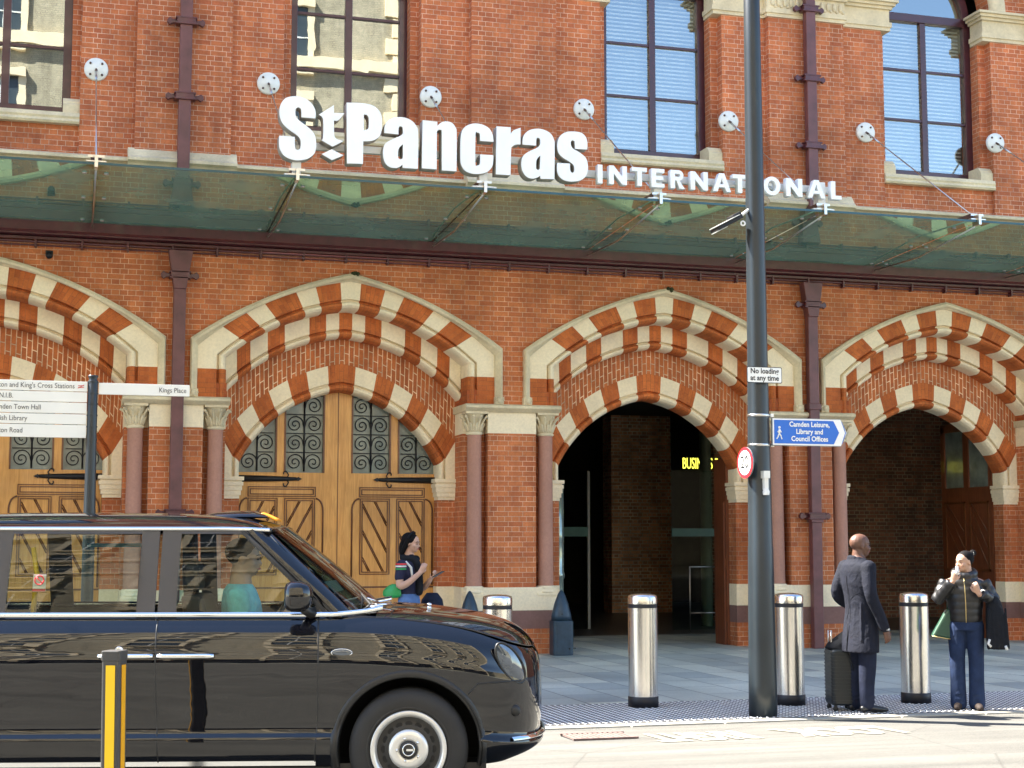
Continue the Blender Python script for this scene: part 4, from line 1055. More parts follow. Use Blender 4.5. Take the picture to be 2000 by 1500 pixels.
# yellow traffic post near the camera
M['yel']=simple('yellow_reflective',(.85,.52,.005),.4,0,.06,5); M['yel2']=simple('orange_yellow_reflective',(.75,.36,.005),.4,0,.06,5)
M['greyplas']=simple('dark_grey_plastic',(.045,.043,.04),.5,0,.1,8)
tp=thing('traffic_post','dark grey square traffic post with yellow reflective strips beside the taxi','bollard',(.256,-14.12,road_z(-14.1)),R_(-48))
z0=road_z(-14.1)
mb=MB(); h=1.0; a=.047
mb.prism(rounded(-a,-a,a,a,.012,3),0,h-.03,axis='z'); mb.prism(rounded(-a-.003,-a-.003,a+.003,a+.003,.012,3),h-.05,h,axis='z'); mb.build('post','greyplas',tp,local=True,bevel=.004)
mb=MB(); mb.box(-.022,-a-.003,.12,.026,-a-.0005,h-.07); mb.build('yellow_strip','yel',tp,local=True)
mb=MB(); mb.box(-a-.003,-.024,.12,-a-.0005,.024,h-.07); mb.box(a+.0005,-.02,.12,a+.003,.022,h-.07); mb.build('yellow_strip','yel2',tp,local=True)
tp.rotation_euler=(R_(.3),R_(-.6),R_(-27))
# pavement guards at the pier corners
M['guard']=simple('dark_blue_iron',(.022,.045,.07),.4,.2,.25,10,bumps=.15)
def guard(x,y,label):
    t=thing('corner_guard',label,'corner guard',(x,y,0),0,'dark blue iron guards at the foot of the piers')
    mb=MB(); mb.prism(rounded(x-.155,y-.14,x+.155,y+.14,.06,4),0,.5,axis='z'); mb.build('guard_base','guard',t,bevel=.01)
    mb=MB(); n=14; mb.rings([((x,y,.5),.155,.14,None),((x,y,.58),.148,.135,None),((x,y,.75),.105,.1,None),((x,y,.88),.055,.05,None),((x,y,.93),.025,.02,None),((x,y,.945),.006,.006,None)],n)
    mb.build('guard_cone','guard',t)
    mb=MB(); mb.sphere((x+.08,y-.145,.1),.014,8,6); mb.tube([(x+.15,y-.06,.1),(x+.2,y-.06,.1)],.008,6); mb.sphere((x-.03,y-.135,.6),.01,8,6); mb.build('guard_bolt','black_iron',t)
    return t
g1=guard(7.02,-.32,'dark blue pointed iron guard at the pier left of the open doorway')
dup(g1,(5.63,-.32,0),label='dark blue pointed iron guard just above the taxi bonnet')
# inside the doorway
hr=thing('handrail','thin steel handrail frame inside the open doorway','handrail',(11.3,4.4,0))
mb=MB(); mb.tube([(11.03,4.4,0),(11.03,4.4,1.19),(11.75,4.4,1.19)],.013,8); mb.tube([(11.03,4.4,.35),(11.75,4.4,.35)],.011,8); mb.tube([(11.75,4.4,0),(11.75,4.4,1.19)],.013,8); mb.build('rail','steel',hr)
ns=thing('no_smoking_sign','small no smoking notice on the brick pier inside the doorway','sign',(13.2,12.28,1.85))
mb=MB(); mb.box(13.11,12.285,1.71,13.30,12.297,1.99); mb.build('plate_face','signwhite',ns)
mb=MB(); mb.lathe([(.058,12.28),(.076,12.28),(.076,12.284),(.058,12.284)],(13.205,0,1.885),20,axis='y'); mb.obox((13.205,12.28,1.885),(.13,.004,.014),Matrix.Rotation(R_(45),3,'Y')); mb.box(13.115,12.28,1.715,13.295,12.284,1.775); mb.build('red_mark','signred',ns)
mb=MB(); mb.box(13.155,12.277,1.878,13.25,12.279,1.893); mb.build('cigarette_mark','signblack',ns)
m,nt,b=new_mat('lit_yellow_letters'); b.inputs['Base Color'].default_value=(.1,.1,.01,1); b.inputs['Emission Color'].default_value=(.9,.85,.08,1); b.inputs['Emission Strength'].default_value=.45; M['lit']=m
bs=thing('lounge_sign','lit yellow lettering glowing in the dark passage behind the open doorway','sign',(12.6,7,3.2))
place_text('lit_letters','BUSINESS P',.32,'lit',bs,lambda x,y,q:(11.98+x,7-q,3.225+y),.01,'LEFT',sx=.5)
M['col_int']=simple('dim_green_column',(.06,.07,.03),.6)
mb=MB(); mb.lathe([(.115,0),(.115,4.6)],(12.14,6.2,0),20); cc=mb.build('passage_column','col_int',B)
stdglass('screen_glass',(.6,.72,.68),.0,.12)
M['cabin_post']=simple('dull_steel_post',(.3,.29,.25),.5)
gs=thing('glass_screen','dark glass screens with a frosted green band inside the open doorway','glass screen',(11.5,5.2,0))
mb=MB(); mb.add([(11.0,5.2,0),(13.4,5.2,0),(13.4,5.2,3.0),(11.0,5.2,3.0)],[(0,1,2,3)]); mb.build('pane','screen_glass',gs); mb=MB(); mb.add([(7.2,6.0,0),(9.6,6.0,0),(9.6,6.0,3.0),(7.2,6.0,3.0)],[(0,1,2,3)]); mb.build('pane','screen_glass',gs)
M['band_g']=simple('green_manifestation',(.03,.1,.07),.5)
mb=MB(); mb.box(11.0,5.18,1.75,13.4,5.19,1.9); mb.build('green_band','band_g',gs); mb=MB(); mb.box(7.2,5.98,1.75,9.6,5.99,1.93); mb.build('green_band','band_g',gs)
mb=MB(); mb.box(9.6,6,0,9.65,6.06,3.0); mb.build('screen_post','cabin_post',gs)
# bronze-green drainpipe statue-like stand at the left jamb: glossy pipe reflecting
rp=thing('vertical_pipe','pale green glossy vertical pipe just inside the left jamb of the open doorway','pipe',(7.73,2.0,0))
mb=MB(); mb.lathe([(.001,0),(.11,0),(.11,.03),(.085,.05),(.08,1.05),(.1,1.07),(.1,1.13),(.085,1.16),(.085,1.7),(.092,1.72),(.085,1.76),(.082,2.6),(.001,2.62)],(7.73,2.0,0),20)
mb.build('pipe_body',simple('pale_green_gloss',(.34,.42,.37),.16,.5,.3,4,coat=.6),rp)

# ================================================================ TAXI
TZ=.1206
TX=thing('black_taxi','glossy black taxi cab with chrome strips driving past in the foreground','taxi',(2.1455,-12.2947,TZ),R_(-13.5))
m,nt,b=new_mat('black_car_paint'); b.inputs['Base Color'].default_value=(.003,.0032,.005,1); b.inputs['Roughness'].default_value=.5
b.inputs['Coat Weight'].default_value=1; b.inputs['Coat Roughness'].default_value=.01; b.inputs['Specular IOR Level'].default_value=.0; b.inputs['Coat IOR'].default_value=1.66
mpp=N(nt,'ShaderNodeMapping'); mpp.inputs['Scale'].default_value=(.7,1,2.2); nt.links.new(objc(nt),mpp.inputs[0]); bump(nt,b,noise_n(nt,mpp.outputs[0],2.4,2,.5),.10,.03); M['paint']=m
bn=[n for n in nt.nodes if n.type=='BUMP'][0]; nt.links.new(bn.outputs[0],b.inputs['Coat Normal'])
M['chrome']=simple('chrome_trim',(.82,.84,.85),.1,1,.03,4)
M['satin']=simple('satin_grey_panel',(.055,.052,.055),.35,0,.08,3)
M['blackplas']=simple('black_plastic',(.014,.014,.014),.45,0,.1,9)
M['tyre']=simple('tyre_rubber',(.022,.021,.02),.75,0,.15,10,bumps=.1)
M['rimsil']=simple('silver_wheel_trim',(.72,.72,.7),.3,.6,.05,6)
M['cabin']=simple('cabin_trim',(.035,.034,.036),.7)
M['cabin_lt']=simple('pale_cabin_trim',(.32,.31,.28),.7)
M['amber']=simple('amber_lens',(.8,.3,.01),.2,0,.05,4,coat=.5)
m,nt,b=new_mat('taxi_roof_light'); b.inputs['Base Color'].default_value=(.6,.19,.006,1); b.inputs['Emission Color'].default_value=(1,.5,.03,1); b.inputs['Emission Strength'].default_value=.04; M['amberlit']=m
stdglass('car_glass',(.78,.88,.84),.0,1.0)
M['lens']=simple('clear_lamp_lens',(.10,.12,.15),.06,.6,.3,14,coat=1)
HW=.945
# plan outline of the widest line, near side -> nose centre, in (x, halfwidth)
plan=[(-3.95,.30),(-3.93,.70),(-3.86,.83),(-3.6,.915),(-3.1,.94),(-2.6,.945),(-2.1,.945),(-1.6,.945),(-1.1,.945),(-.7,.944),(-.45,.943),(-.2,.942),(0,.94),(.2,.932),(.36,.915),(.48,.885),(.58,.84),(.66,.775),(.72,.69),(.765,.58),(.795,.44),(.812,.25),(.818,.0)]
def topz(x,hw):
    if x<-.55: return 1.108
    pts=[(-.55,1.108),(-.2,1.095),(.1,1.07),(.3,1.035),(.45,.995),(.56,.955),(.66,.925),(.74,.90),(.83,.885)]
    for (a,za),(b_,zb) in zip(pts,pts[1:]):
        if a<=x<=b_: return za+(zb-za)*(x-a)/(b_-a)
    return .885
def smooth(t): return t*t*(3-2*t)
def col_profile(x,hw):
    T=topz(x,hw); front=max(0,min(1,(x-.35)/.45)); front=smooth(front)
    z0=.245-.0*front
    rows=[]
    # (fraction height, inset) body side section
    side=[(.0,.06),(.07,.022),(.155,.004),(.20,.0),(.222,.024),(.27,.032),(.42,.016),(.58,.003),(.68,.0),(.735,.002),(.765,.016),(.83,.022),(.91,.048),(.965,.085),(1.0,.115)]
    nose=[(.0,.16),(.06,.05),(.13,-.012),(.18,-.018),(.235,.012),(.32,.004),(.42,-.004),(.54,-.004),(.64,-.002),(.72,.0),(.79,.003),(.86,.008),(.92,.017),(.965,.028),(1.0,.045)]
    for (f0,i0),(f1,i1) in zip(side,nose):
        f=f0+(f1-f0)*front; ins=i0+(i1-i0)*front
        rows.append((z0+(T-z0)*f,ins))
    return rows
def plan_normals():
    out=[]
    for i,(x,h) in enumerate(plan):
        a=plan[max(i-1,0)]; b_=plan[min(i+1,len(plan)-1)]
        t=Vector((b_[0]-a[0],b_[1]-a[1])).normalized(); n=Vector((-t.y,t.x))
        if i==len(plan)-1: n=Vector((1,0))
        elif n.y<0 and x>-3.9: n=-n if n.x<0 else n
        if x<=-3.93: n=Vector((-1,.2)).normalized() if n.x>0 else n
        out.append(n)
    return out
PN=plan_normals()
def ribbon_half(sgn):
    rows=[]
    for (x,h),n in zip(plan,PN):
        pr=col_profile(x,h)
        rows.append([(x-n.x*ins,sgn*max(0,(h-n.y*ins)) if h>0 else 0,z) for z,ins in pr])
    return rows
near=ribbon_half(-1); far=ribbon_half(1)
full=near+far[::-1][1:]
mb=MB(); mb.grid(full,0,True)
body=mb.build('body_shell','paint',TX,local=True)
sub=body.modifiers.new('s','SUBSURF'); sub.levels=3; sub.render_levels=3; sub.boundary_smooth='ALL'
bake(body)
# cut the wheel arches
bm=bmesh.new(); bm.from_mesh(body.data)
WZ=.345
kill=[]
for f in bm.faces:
    c=f.calc_center_median()
    for wx in (0,-2.985):
        if abs(c.y)>.6 and math.hypot(c.x-wx,c.z-WZ)<.425: kill.append(f)
bmesh.ops.delete(bm,geom=list(set(kill)),context='FACES')
for f in bm.faces: f.smooth=True
bm.to_mesh(body.data); bm.free()
so=body.modifiers.new('so','SOLIDIFY'); so.thickness=.012; so.offset=-1; bake(body)
# surface lookup : half width at (x,z)
def half_at(x,z):
    P=plan
    for (a,ha),(b_,hb) in zip(P[1:],P[2:]):
        if a<=x<=b_:
            h=ha+(hb-ha)*(x-a)/(b_-a); break
    else: h=.94
    pr=col_profile(x,h)
    for (z0,i0),(z1,i1) in zip(pr,pr[1:]):
        if z0<=z<=z1: return h-(i0+(i1-i0)*(z-z0)/(z1-z0+1e-9))
    return h-.1
# bonnet
def bonnet_rows():
    rows=[]
    xs=[-.42,-.3,-.15,0,.15,.3,.42,.53,.62,.69,.735,.762,.7725]
    cen=[1.135,1.140,1.142,1.136,1.122,1.102,1.082,1.058,1.028,.99,.948,.910,.888]
    for x,zc in zip(xs,cen):
        # edge follows top of ribbon
        T=topz(x,0); 
        # half width of lid at this x
        if x<.5: h=half_at(x,T)-.0
        else:
            h=0
            for (p,n) in zip(near,PN): pass
            # interpolate ribbon top line
            tops=[(r[-1][0],-r[-1][1],r[-1][2]) for r in near if r[-1][0]>.2]
            h=None
            for (a,ha,_),(b_,hb,_2) in zip(tops,tops[1:]):
                if a<=x<=b_: h=ha+(hb-ha)*(x-a)/(b_-a+1e-9)
            if h is None: h=.25
        row=[]
        for k in range(13):
            u=-1+2*k/12; a=abs(u)
            y=u*h
            z=T+(zc-T)*(1-a**2.6)**.75 if a<1 else T
            row.append((x,y,z+.003))
        rows.append(row)
    return rows
mb=MB(); mb.grid(bonnet_rows(),0,True); bon=mb.build('bonnet','paint',TX,local=True)
s_=bon.modifiers.new('s','SUBSURF'); s_.levels=3; s_.render_levels=3; bake(bon)
for p in bon.data.polygons: p.use_smooth=True
s_=bon.modifiers.new('so','SOLIDIFY'); s_.thickness=.01; s_.offset=-1; bake(bon)
# greenhouse helpers -------------------------------------------------
BZ=1.108; RZ=1.605
def gy(z,x=-1.5):    # near-side glass plane half width
    t=(z-BZ)/(RZ-BZ); base=.842-.142*t+.02*math.sin(PI*max(0,min(1,t)))
    if x>-.6: base-=.05*max(0,(x+.6))
    return base
def side_poly(name,pts,mat,s,out=0,thick=.012,bev=0,n=1):
    """pts: (x,z) polygon on the side plane, s=-1 near / +1 far"""
    mb=MB()
    vo=[(x,s*(gy(z,x)+out),z) for x,z in pts]; vi=[(x,s*(gy(z,x)+out-thick),z) for x,z in pts]; k=len(pts)
    mb.add(vo+vi,[tuple(range(k)),tuple(range(2*k-1,k-1,-1))]+[(i,(i+1)%k,(i+1)%k+k,i+k) for i in range(k)])
    return mb.build(name,mat,TX,local=True,bevel=bev)
def side_patch(name,fx0,fx1,z0,z1,mat,s,out=0,n=8):
    mb=MB(); rows=[]
    for i in range(n+1):
        z=z0+(z1-z0)*i/n; a,b_=fx0(z),fx1(z)
        rows.append([(a+(b_-a)*j/4,s*(gy(z,a+(b_-a)*j/4)+out),z) for j in range(5)])
    mb.grid(rows,0,True); return mb.build(name,mat,TX,local=True)
lin=lambda x0,z0,x1,z1:(lambda z:x0+(x1-x0)*(z-z0)/(z1-z0))
cst=lambda x:(lambda z:x)
apil=lin(-.60,BZ+.02,-.885,RZ-.02)     # front edge of the door glass (A pillar rear edge) 
def lin2(z):
    t=(z-BZ)/(RZ-BZ)
    return -.40+(-.925+.40)*(t if t<=0 else t**1.04)
for s in (-1,1):
    # glass
    side_patch('side_window',cst(-2.345),cst(-1.592),1.115,1.588,'car_glass',s)
    side_patch('side_window',cst(-3.25),cst(-2.5),1.115,1.588,'car_glass',s)
    side_patch('side_window',cst(-1.36),lambda z:lin2(z)-.10 if z>1.25 else min(lin2(z)-.10,-.545),1.115,1.588,'car_glass',s)
    side_patch('quarter_glass',cst(-.53),lambda z:max(lin2(z)-.06,-.53),1.118,1.225,'car_glass',s)
    # satin surrounds
    side_poly('pillar_cover',[(-1.592,1.108),(-1.485,1.108),(-1.487,1.6),(-1.592,1.6)],'satin',s,.004)
    side_poly('pillar_cover',[(-1.468,1.108),(-1.36,1.108),(-1.36,1.6),(-1.47,1.6)],'satin',s,.004)
    side_poly('pillar_cover',[(-2.5,1.108),(-2.345,1.108),(-2.345,1.6),(-2.5,1.6)],'satin',s,.004)
    side_poly('pillar_cover',[(-3.9,1.108),(-3.25,1.108),(-3.25,1.6),(-3.62,1.6)],'paint',s,.004)
    side_poly('window_frame',[(-2.345,1.583),(-1.592,1.583),(-1.592,1.602),(-2.345,1.602)],'satin',s,.003)
    side_poly('window_frame',[(-1.36,1.583),(-.90,1.583),(-.915,1.602),(-1.36,1.602)],'satin',s,.003)
    side_poly('window_frame',[(-.552,1.108),(-.528,1.108),(-.528,1.24),(-.552,1.26)],'blackplas',s,.004)
    # sloping frame between the window and the A pillar
    mb=MB(); rows=[]
    for i in range(12):
        z=BZ+(RZ-BZ)*i/11; x1=lin2(z); 
        rows.append([(x1-.105,s*(gy(z,x1)+.0),z),(x1-.075,s*(gy(z,x1)+.012),z),(x1-.06,s*(gy(z,x1)+.0),z)])
    mb.grid(rows,0,True); mb.build('window_frame','blackplas',TX,local=True)
    # A pillar, painted, rounded
    mb=MB(); rows=[]
    for i in range(16):
        z=BZ-.01+(RZ+.02-BZ)*i/15; x=lin2(z); h=gy(z,x)
        rows.append([(x-.062,s*(h+.0),z),(x-.045,s*(h+.012),z),(x-.01,s*(h+.014),z),(x+.028,s*(h-.004),z+.0),(x+.055,s*(h-.04),z+.01),(x+.062,s*(h-.075),z+.02),(x+.04,s*(h-.08),z+.01)])
    mb.grid(rows,0,True); o=mb.build('windscreen_pillar','paint',TX,local=True)
    # chrome belt strip
    mb=MB(); path=[]; 
    rows=[]
    for i in range(40):
        x=-3.85+(3.85-.16)*i/39; z=1.112+(.0 if x<-.45 else (x+.45)*.09+ (max(0,x+.3)**2)*.6); h=(half_at(x,1.09) if x>-3.6 else .82)+.006
        if x>-.45: h-= (x+.45)*.10
        w_=.014
        rows.append([(x,s*(h),z-w_),(x,s*(h+.007),z-w_*.5),(x,s*(h+.007),z+w_*.4),(x,s*(h-.004),z+w_)])
    mb.grid(rows,0,True); mb.build('belt_strip','chrome',TX,local=True)
    # roof rail strip
    mb=MB(); rows=[]
    for i in range(24):
        x=-3.6+(3.6-.84)*i/23; z=1.612-(max(0,x+1.1)**2)*.12
        rows.append([(x,s*(.705),z-.010),(x,s*(.714),z-.006),(x,s*(.712),z+.006),(x,s*.704,z+.012)])
    mb.grid(rows,0,True); mb.build('roof_strip','chrome',TX,local=True)
    # sill strip + door seams + handle bar
    mb=MB(); rows=[[ (x,s*(half_at(x,.27)+.006),z+.0) for z in (.255,.292)]+[(x,s*(half_at(x,.27)-.02),.292)] for x in (-2.45,-2.0,-1.5,-1.0,-.535)]
    mb.grid(rows,0,False); mb.build('sill_strip','chrome',TX,local=True)
    def seam(pts,name='panel_gap'):
        mb=MB(); P_=[]
        for (x,z),(x2,z2) in zip(pts,pts[1:]):
            for k in range(10): t=k/10; P_.append((x+(x2-x)*t,z+(z2-z)*t))
        P_.append(pts[-1])
        mb.tube([(x,s*(half_at(x,z)-.0025),z) for x,z in P_],.005,6); return mb.build(name,'blackplas',TX,local=True)
    seam([(-1.462,1.09),(-1.458,.9),(-1.447,.6),(-1.432,.26)]); seam([(-.532,1.09),(-.525,.9),(-.525,.55),(-.54,.26)])
    seam([(-2.5,1.09),(-2.5,.6),(-2.45,.40),(-2.42,.26)])
    seam([(.345,.655),(.40,.715),(.5,.718),(.60,.722),(.66,.722)])
    # rubbing strip line on doors
    # handle
    mb=MB(); 
    for xa,xb in ((-1.78,-1.468),(-1.446,-1.12)):
        rows=[]
        for i in range(9):
            x=xa+(xb-xa)*i/8; h=half_at(x,.883)
            rows.append([(x,s*(h+.004),.868),(x,s*(h+.022),.87),(x,s*(h+.026),.882),(x,s*(h+.02),.894),(x,s*(h+.004),.896)])
        mb.grid(rows,0,True)
        mb.add(rows[0],[(0,1,2,3,4)]); mb.add(rows[-1],[(4,3,2,1,0)])
    mb.build('door_handle','chrome',TX,local=True)
    mb=MB(); h=half_at(-1.66,.905); mb.lathe([(.001,s*(h+.0)),(.018,s*(h+.0)),(.022,s*(h+.008)),(.025,s*(h+.0))],(-1.665,0,.912),20,axis='y'); mb.build('lock','chrome',TX,local=True)
    # side indicator and badge
    mb=MB(); h=half_at(-.39,.895); mb.sphere((-.39,s*(h+.001),.897),.02,16,10,sc=(2.9,.35,1.0)); mb.build('side_indicator','lens',TX,local=True)
    mb=MB(); mb.tube([(-.39+.06*math.cos(a),s*(h+.002),.897+.022*math.sin(a)) for a in [2*PI*k/24 for k in range(25)]],.003,6); mb.box(-.435,s*(h+.002)-.003,.828,-.352,s*(h+.002)+.003,.838); mb.build('side_badge','chrome',TX,local=True)
    # wheel arch flare
    for wx in (0,-2.985):
        mb=MB(); rows=[]
        for k in range(37):
            a=R_(-14)+R_(208)*k/36
            row=[]
            for r,o_ in ((.405,-.10),(.408,.0),(.418,.008),(.436,.006),(.452,-.001),(.458,-.012)):
                x=wx+r*math.cos(a); z=WZ+r*math.sin(a)
                h=half_at(max(min(x,.5),-3.6),max(z,.27))
                row.append((x,s*(h+o_),z))
            rows.append(row)
        mb.grid(rows,0,True); mb.build('wheel_arch_trim','blackplas',TX,local=True)
        mb=MB(); mb.lathe([(.44,s*.62),(.43,s*.93)],(wx,0,WZ),30,axis='y'); mb.lathe([(.001,s*.6),(.44,s*.62)],(wx,0,WZ),30,axis='y'); mb.build('wheel_housing','blackplas',TX,local=True)
# roof
rows=[]
xs=[-3.75,-3.6,-3.2,-2.6,-2.0,-1.6,-1.3,-1.1,-.98,-.88,-.80]
czs=[1.60,1.66,1.695,1.712,1.715,1.712,1.705,1.69,1.672,1.648,1.622]
for x,zc in zip(xs,czs):
    rows.append([(x + (.03*(abs(u)**2) *-1 if x>-.95 else 0),u*.70,1.622+(zc-1.622)*0 + (max(zc,1.62)-1.615)*(1-abs(u)**3.2) -(.006 if x>-.95 else 0)*abs(u)) for u in (-1,-.985,-.94,-.85,-.6,-.3,0,.3,.6,.85,.94,.985,1)])
mb=MB(); mb.grid(rows,0,True); rf=mb.build('roof','paint',TX,local=True)
s_=rf.modifiers.new('s','SUBSURF'); s_.levels=2; s_.render_levels=2; s_.boundary_smooth='PRESERVE_CORNERS'; bake(rf)
for p in rf.data.polygons: p.use_smooth=True
s_=rf.modifiers.new('so','SOLIDIFY'); s_.thickness=.03; s_.offset=-1; bake(rf)
# roof sign
mb=MB(); RG=[]
for x,w_,h_ in ((-1.42,.10,.002),(-1.33,.20,.018),(-1.22,.27,.036),(-1.08,.29,.044),(-1.0,.29,.043),(-.93,.28,.02),(-.9,.26,.0)):
    RG.append([(x,w_*math.cos(a),1.69+(h_)*math.sin(a)**.8 if math.sin(a)>0 else 1.69) for a in [PI*k/14 for k in range(15)]])
mb.grid(RG,0,True); mb.build('roof_sign_housing','paint',TX,local=True)
mb=MB(); rows=[]
for i in range(9):
    x=-.985+.11*i/8
    rows.append([(-.955+.1*i/8,y,1.722-.044*(i/8)**1.2-.25*y*y) for y in (-.17,-.13,-.06,0,.06,.13,.17)])
mb.grid(rows,0,True); rs=mb.build('roof_light','amberlit',TX,local=True)
s_=rs.modifiers.new('so','SOLIDIFY'); s_.thickness=.01; bake(rs)
# windscreen
rows=[]
n=14
for i in range(n+1):
    t=i/n; row=[]
    for j in range(17):
        u=-1+2*j/16
        z=1.135+(1.622-1.135)*t; zs=BZ+.03+(RZ-BZ)*t
        # centre line x, side line x
        xc=-.205+(-.80+.205)*t; xs_=lin2(BZ+(RZ-BZ)*t)+.05
        k=abs(u)**2.4
        x=xc*(1-k)+xs_*k+.015*math.sin(PI*t); hh=(gy(BZ+(RZ-BZ)*t,xs_)-.07)
        row.append((x,u*hh,z*(1-k)+zs*k))
    rows.append(row)
mb=MB(); mb.grid(rows,0,True); mb.build('windscreen','car_glass',TX,local=True)
mb=MB()   # black scuttle + wiper
mb.grid([[(x,y,z) for y in (-.8,-.5,0,.5,.8)] for x,z in ((-.46,1.10),(-.2,1.12))],0,False); 
mb.tube([(-.30,-.1,1.15),(-.20,-.55,1.155)],.008,6); mb.tube([(-.28,-.62,1.13),(-.24,-.60,1.16),(-.36,-.1,1.25)],.007,6)
mb.build('wiper','blackplas',TX,local=True)
mb=MB(); mb.tube([(-.235+.0,-.74,1.15),(-.17,-.70,1.165),(-.12,-.60,1.162),(-.10,-.45,1.155),(-.17,-.38,1.152),(-.235,-.5,1.156),(-.235,-.74,1.15)],.007,6); mb.tube([(-.2,-.62,1.18),(-.26,-.66,1.2)],.006,6); mb.build('scuttle_trim','chrome',TX,local=True)
mb=MB(); 
for dz in (0,.02): mb.sphere((.11,-.3,1.127+dz),.011,8,6,sc=(1.5,1,1))
mb.build('washer_jet','chrome',TX,local=True)
# headlights
for s in (-1,1):
    mb=MB(); 
    def hl(u,v,o_):   # ellipse on the corner surface
        x=.592+.066*u-.058*v; z=.825+.118*v
        # corner surface lateral for given x
        pr=[(p[0],p[1]) for p in plan]
        hh=None
        for (a,ha),(b_,hb) in zip(pr[1:],pr[2:]):
            if a<=x<=b_: hh=ha+(hb-ha)*(x-a)/(b_-a)
        if hh is None: hh=.7
        return (x+o_*.7,s*(hh+o_*.7-.012),z)
    rows=[]
    for r in (0.001,.35,.7,.9,1.0):
        rows.append([hl(r*math.cos(a),r*math.sin(a),.014*(1-r*r)+.002) for a in [2*PI*k/24 for k in range(24)]])
    mb.grid(rows,0,True,True); mb.build('headlight','lens',TX,local=True)
    mb=MB(); mb.tube([hl(1.02*math.cos(a),1.02*math.sin(a),.002) for a in [2*PI*k/32 for k in range(33)]],.008,6); mb.build('headlight_rim','blackplas',TX,local=True)
    mb=MB(); mb.sphere((.62,s*.8,.55),.035,12,8,sc=(1,.7,1)); mb.build('fog_lamp','blackplas',TX,local=True)
    # chrome bumper blade
    mb=MB(); rows=[]
    for k in range(12):
        i0=14+k*.75; i=int(min(i0,21)); fr_=min(i0,21.99)-i
        a,b_=plan[i],plan[i+1]; x=a[0]+(b_[0]-a[0])*fr_; h=a[1]+(b_[1]-a[1])*fr_
        nn=PN[i]
        rows.append([(x+nn.x*o_,s*max(h+nn.y*o_,0),z) for o_,z in ((.0,.372),(.02,.376),(.024,.385),(.0,.40))])
    mb.grid(rows[3:],0,True); mb.build('bumper_blade','chrome',TX,local=True)
# grille
mb=MB()
for k in range(9):
    y=-.4+.1*k; xg=.80-.12*(abs(y)/.44)**2
    mb.obox((xg-.006,y,.67),(.016,.012,.26))
mb.build('grille','blackplas',TX,local=True)
mb=MB(); mb.box(-3.9,-.86,.20,.45,.86,.26); mb.build('floor_pan','blackplas',TX,local=True)
# mirrors
for s in (-1,1):
    mb=MB(); rg=[]
    for x,ry,rz in ((-.71,.05,.055),(-.70,.085,.075),(-.67,.098,.088),(-.62,.098,.085),(-.575,.085,.07),(-.555,.045,.04)):
        rg.append([(x,s*(1.03+ry*math.copysign(abs(math.cos(a))**.6,math.cos(a))),1.225+rz*math.copysign(abs(math.sin(a))**.6,math.sin(a))) for a in [2*PI*k/20 for k in range(20)]])
    mb.grid(rg,0,True,True); mb.add(rg[-1],[tuple(range(20))]); mb.build('door_mirror','paint',TX,local=True)
    mb=MB(); mb.add(rg[0],[tuple(range(20))]); mb.build('mirror_glass','chrome',TX,local=True)
    mb=MB(); mb.tube([(-.62,s*.96,1.16),(-.60,s*.88,1.135),(-.57,s*.84,1.12)],[.03,.028,.035],10); side=mb.build('mirror_arm','blackplas',TX,local=True)
# wheels
def wheel(x,s):
    W_=bpy.data.objects.new('wheel',None); COL.objects.link(W_); W_.parent=TX; W_.location=(x,s*.93,WZ)
    f=lambda prof:[(r,s*(h)) for r,h in prof]
    def L(name,prof,mt,seg=48):
        mb=MB(); mb.lathe(f(prof),(0,0,0),seg,axis='y'); o=mb.build(name,mt,W_,local=True); return o
    L('tyre',[(.222,-.02),(.226,.0),(.24,.006),(.27,.012),(.30,.01),(.325,-.004),(.338,-.02),(.345,-.04),(.345,-.19),(.33,-.21),(.22,-.21)],'tyre',64)
    L('tyre_groove',[(.235,.0075),(.24,.0095),(.243,.0075)],'blackplas',64)
    L('rim',[(.221,-.02),(.221,.004),(.215,.009),(.20,.006),(.19,-.006),(.183,-.02)],'rimsil',64)
    L('wheel_disc',[(.184,-.022),(.165,-.028),(.14,-.02),(.125,-.012),(.112,-.012)],'blackplas',64)
    mb=MB()
    for k in range(16):
        a=2*PI*k/16; r=.146; Rm=Matrix.Rotation(-a*s*1.0,3,'Y')
        ca,sa=math.cos(a),math.sin(a)
        vs=[]
        for q in range(14):
            t=2*PI*q/14; u=.014*math.cos(t); v=.021*math.sin(t)
            vs.append(((r+u)*ca-v*sa,s*(-.0195+.0005+.004*abs(0)-.0),(r+u)*sa+v*ca))
        mb.add(vs,[tuple(range(14))])
    mb.build('vent_hole','dark',W_,local=True)
    L('hub_trim',[(.113,-.014),(.115,-.004),(.11,.004),(.085,.010),(.05,.012),(.048,.006)],'rimsil',48)
    L('hub_cap',[(.052,.008),(.052,.018),(.045,.022),(.001,.023)],'blackplas',32)
    mb=MB(); mb.lathe(f([(.030,.0225),(.033,.0255),(.036,.0225)]),(0,0,0),28,axis='y'); mb.box(-.012,s*.023-.0015,-.006,.026,s*.023+.0025,.006); 
    for k in range(5):
        a=2*PI*k/5-.6; mb.sphere((.066*math.cos(a),s*.012,.066*math.sin(a)),.008,8,6)
    mb.build('hub_emblem','chrome',W_,local=True)
    mb=MB(); mb.lathe([(.001,s*-.1),(.2,s*-.1),(.21,s*-.03)],(0,0,0),24,axis='y'); mb.build('brake_disc','blackplas',W_,local=True)
    return W_
for x in (0,-2.985):
    for s in (-1,1): wheel(x,s)
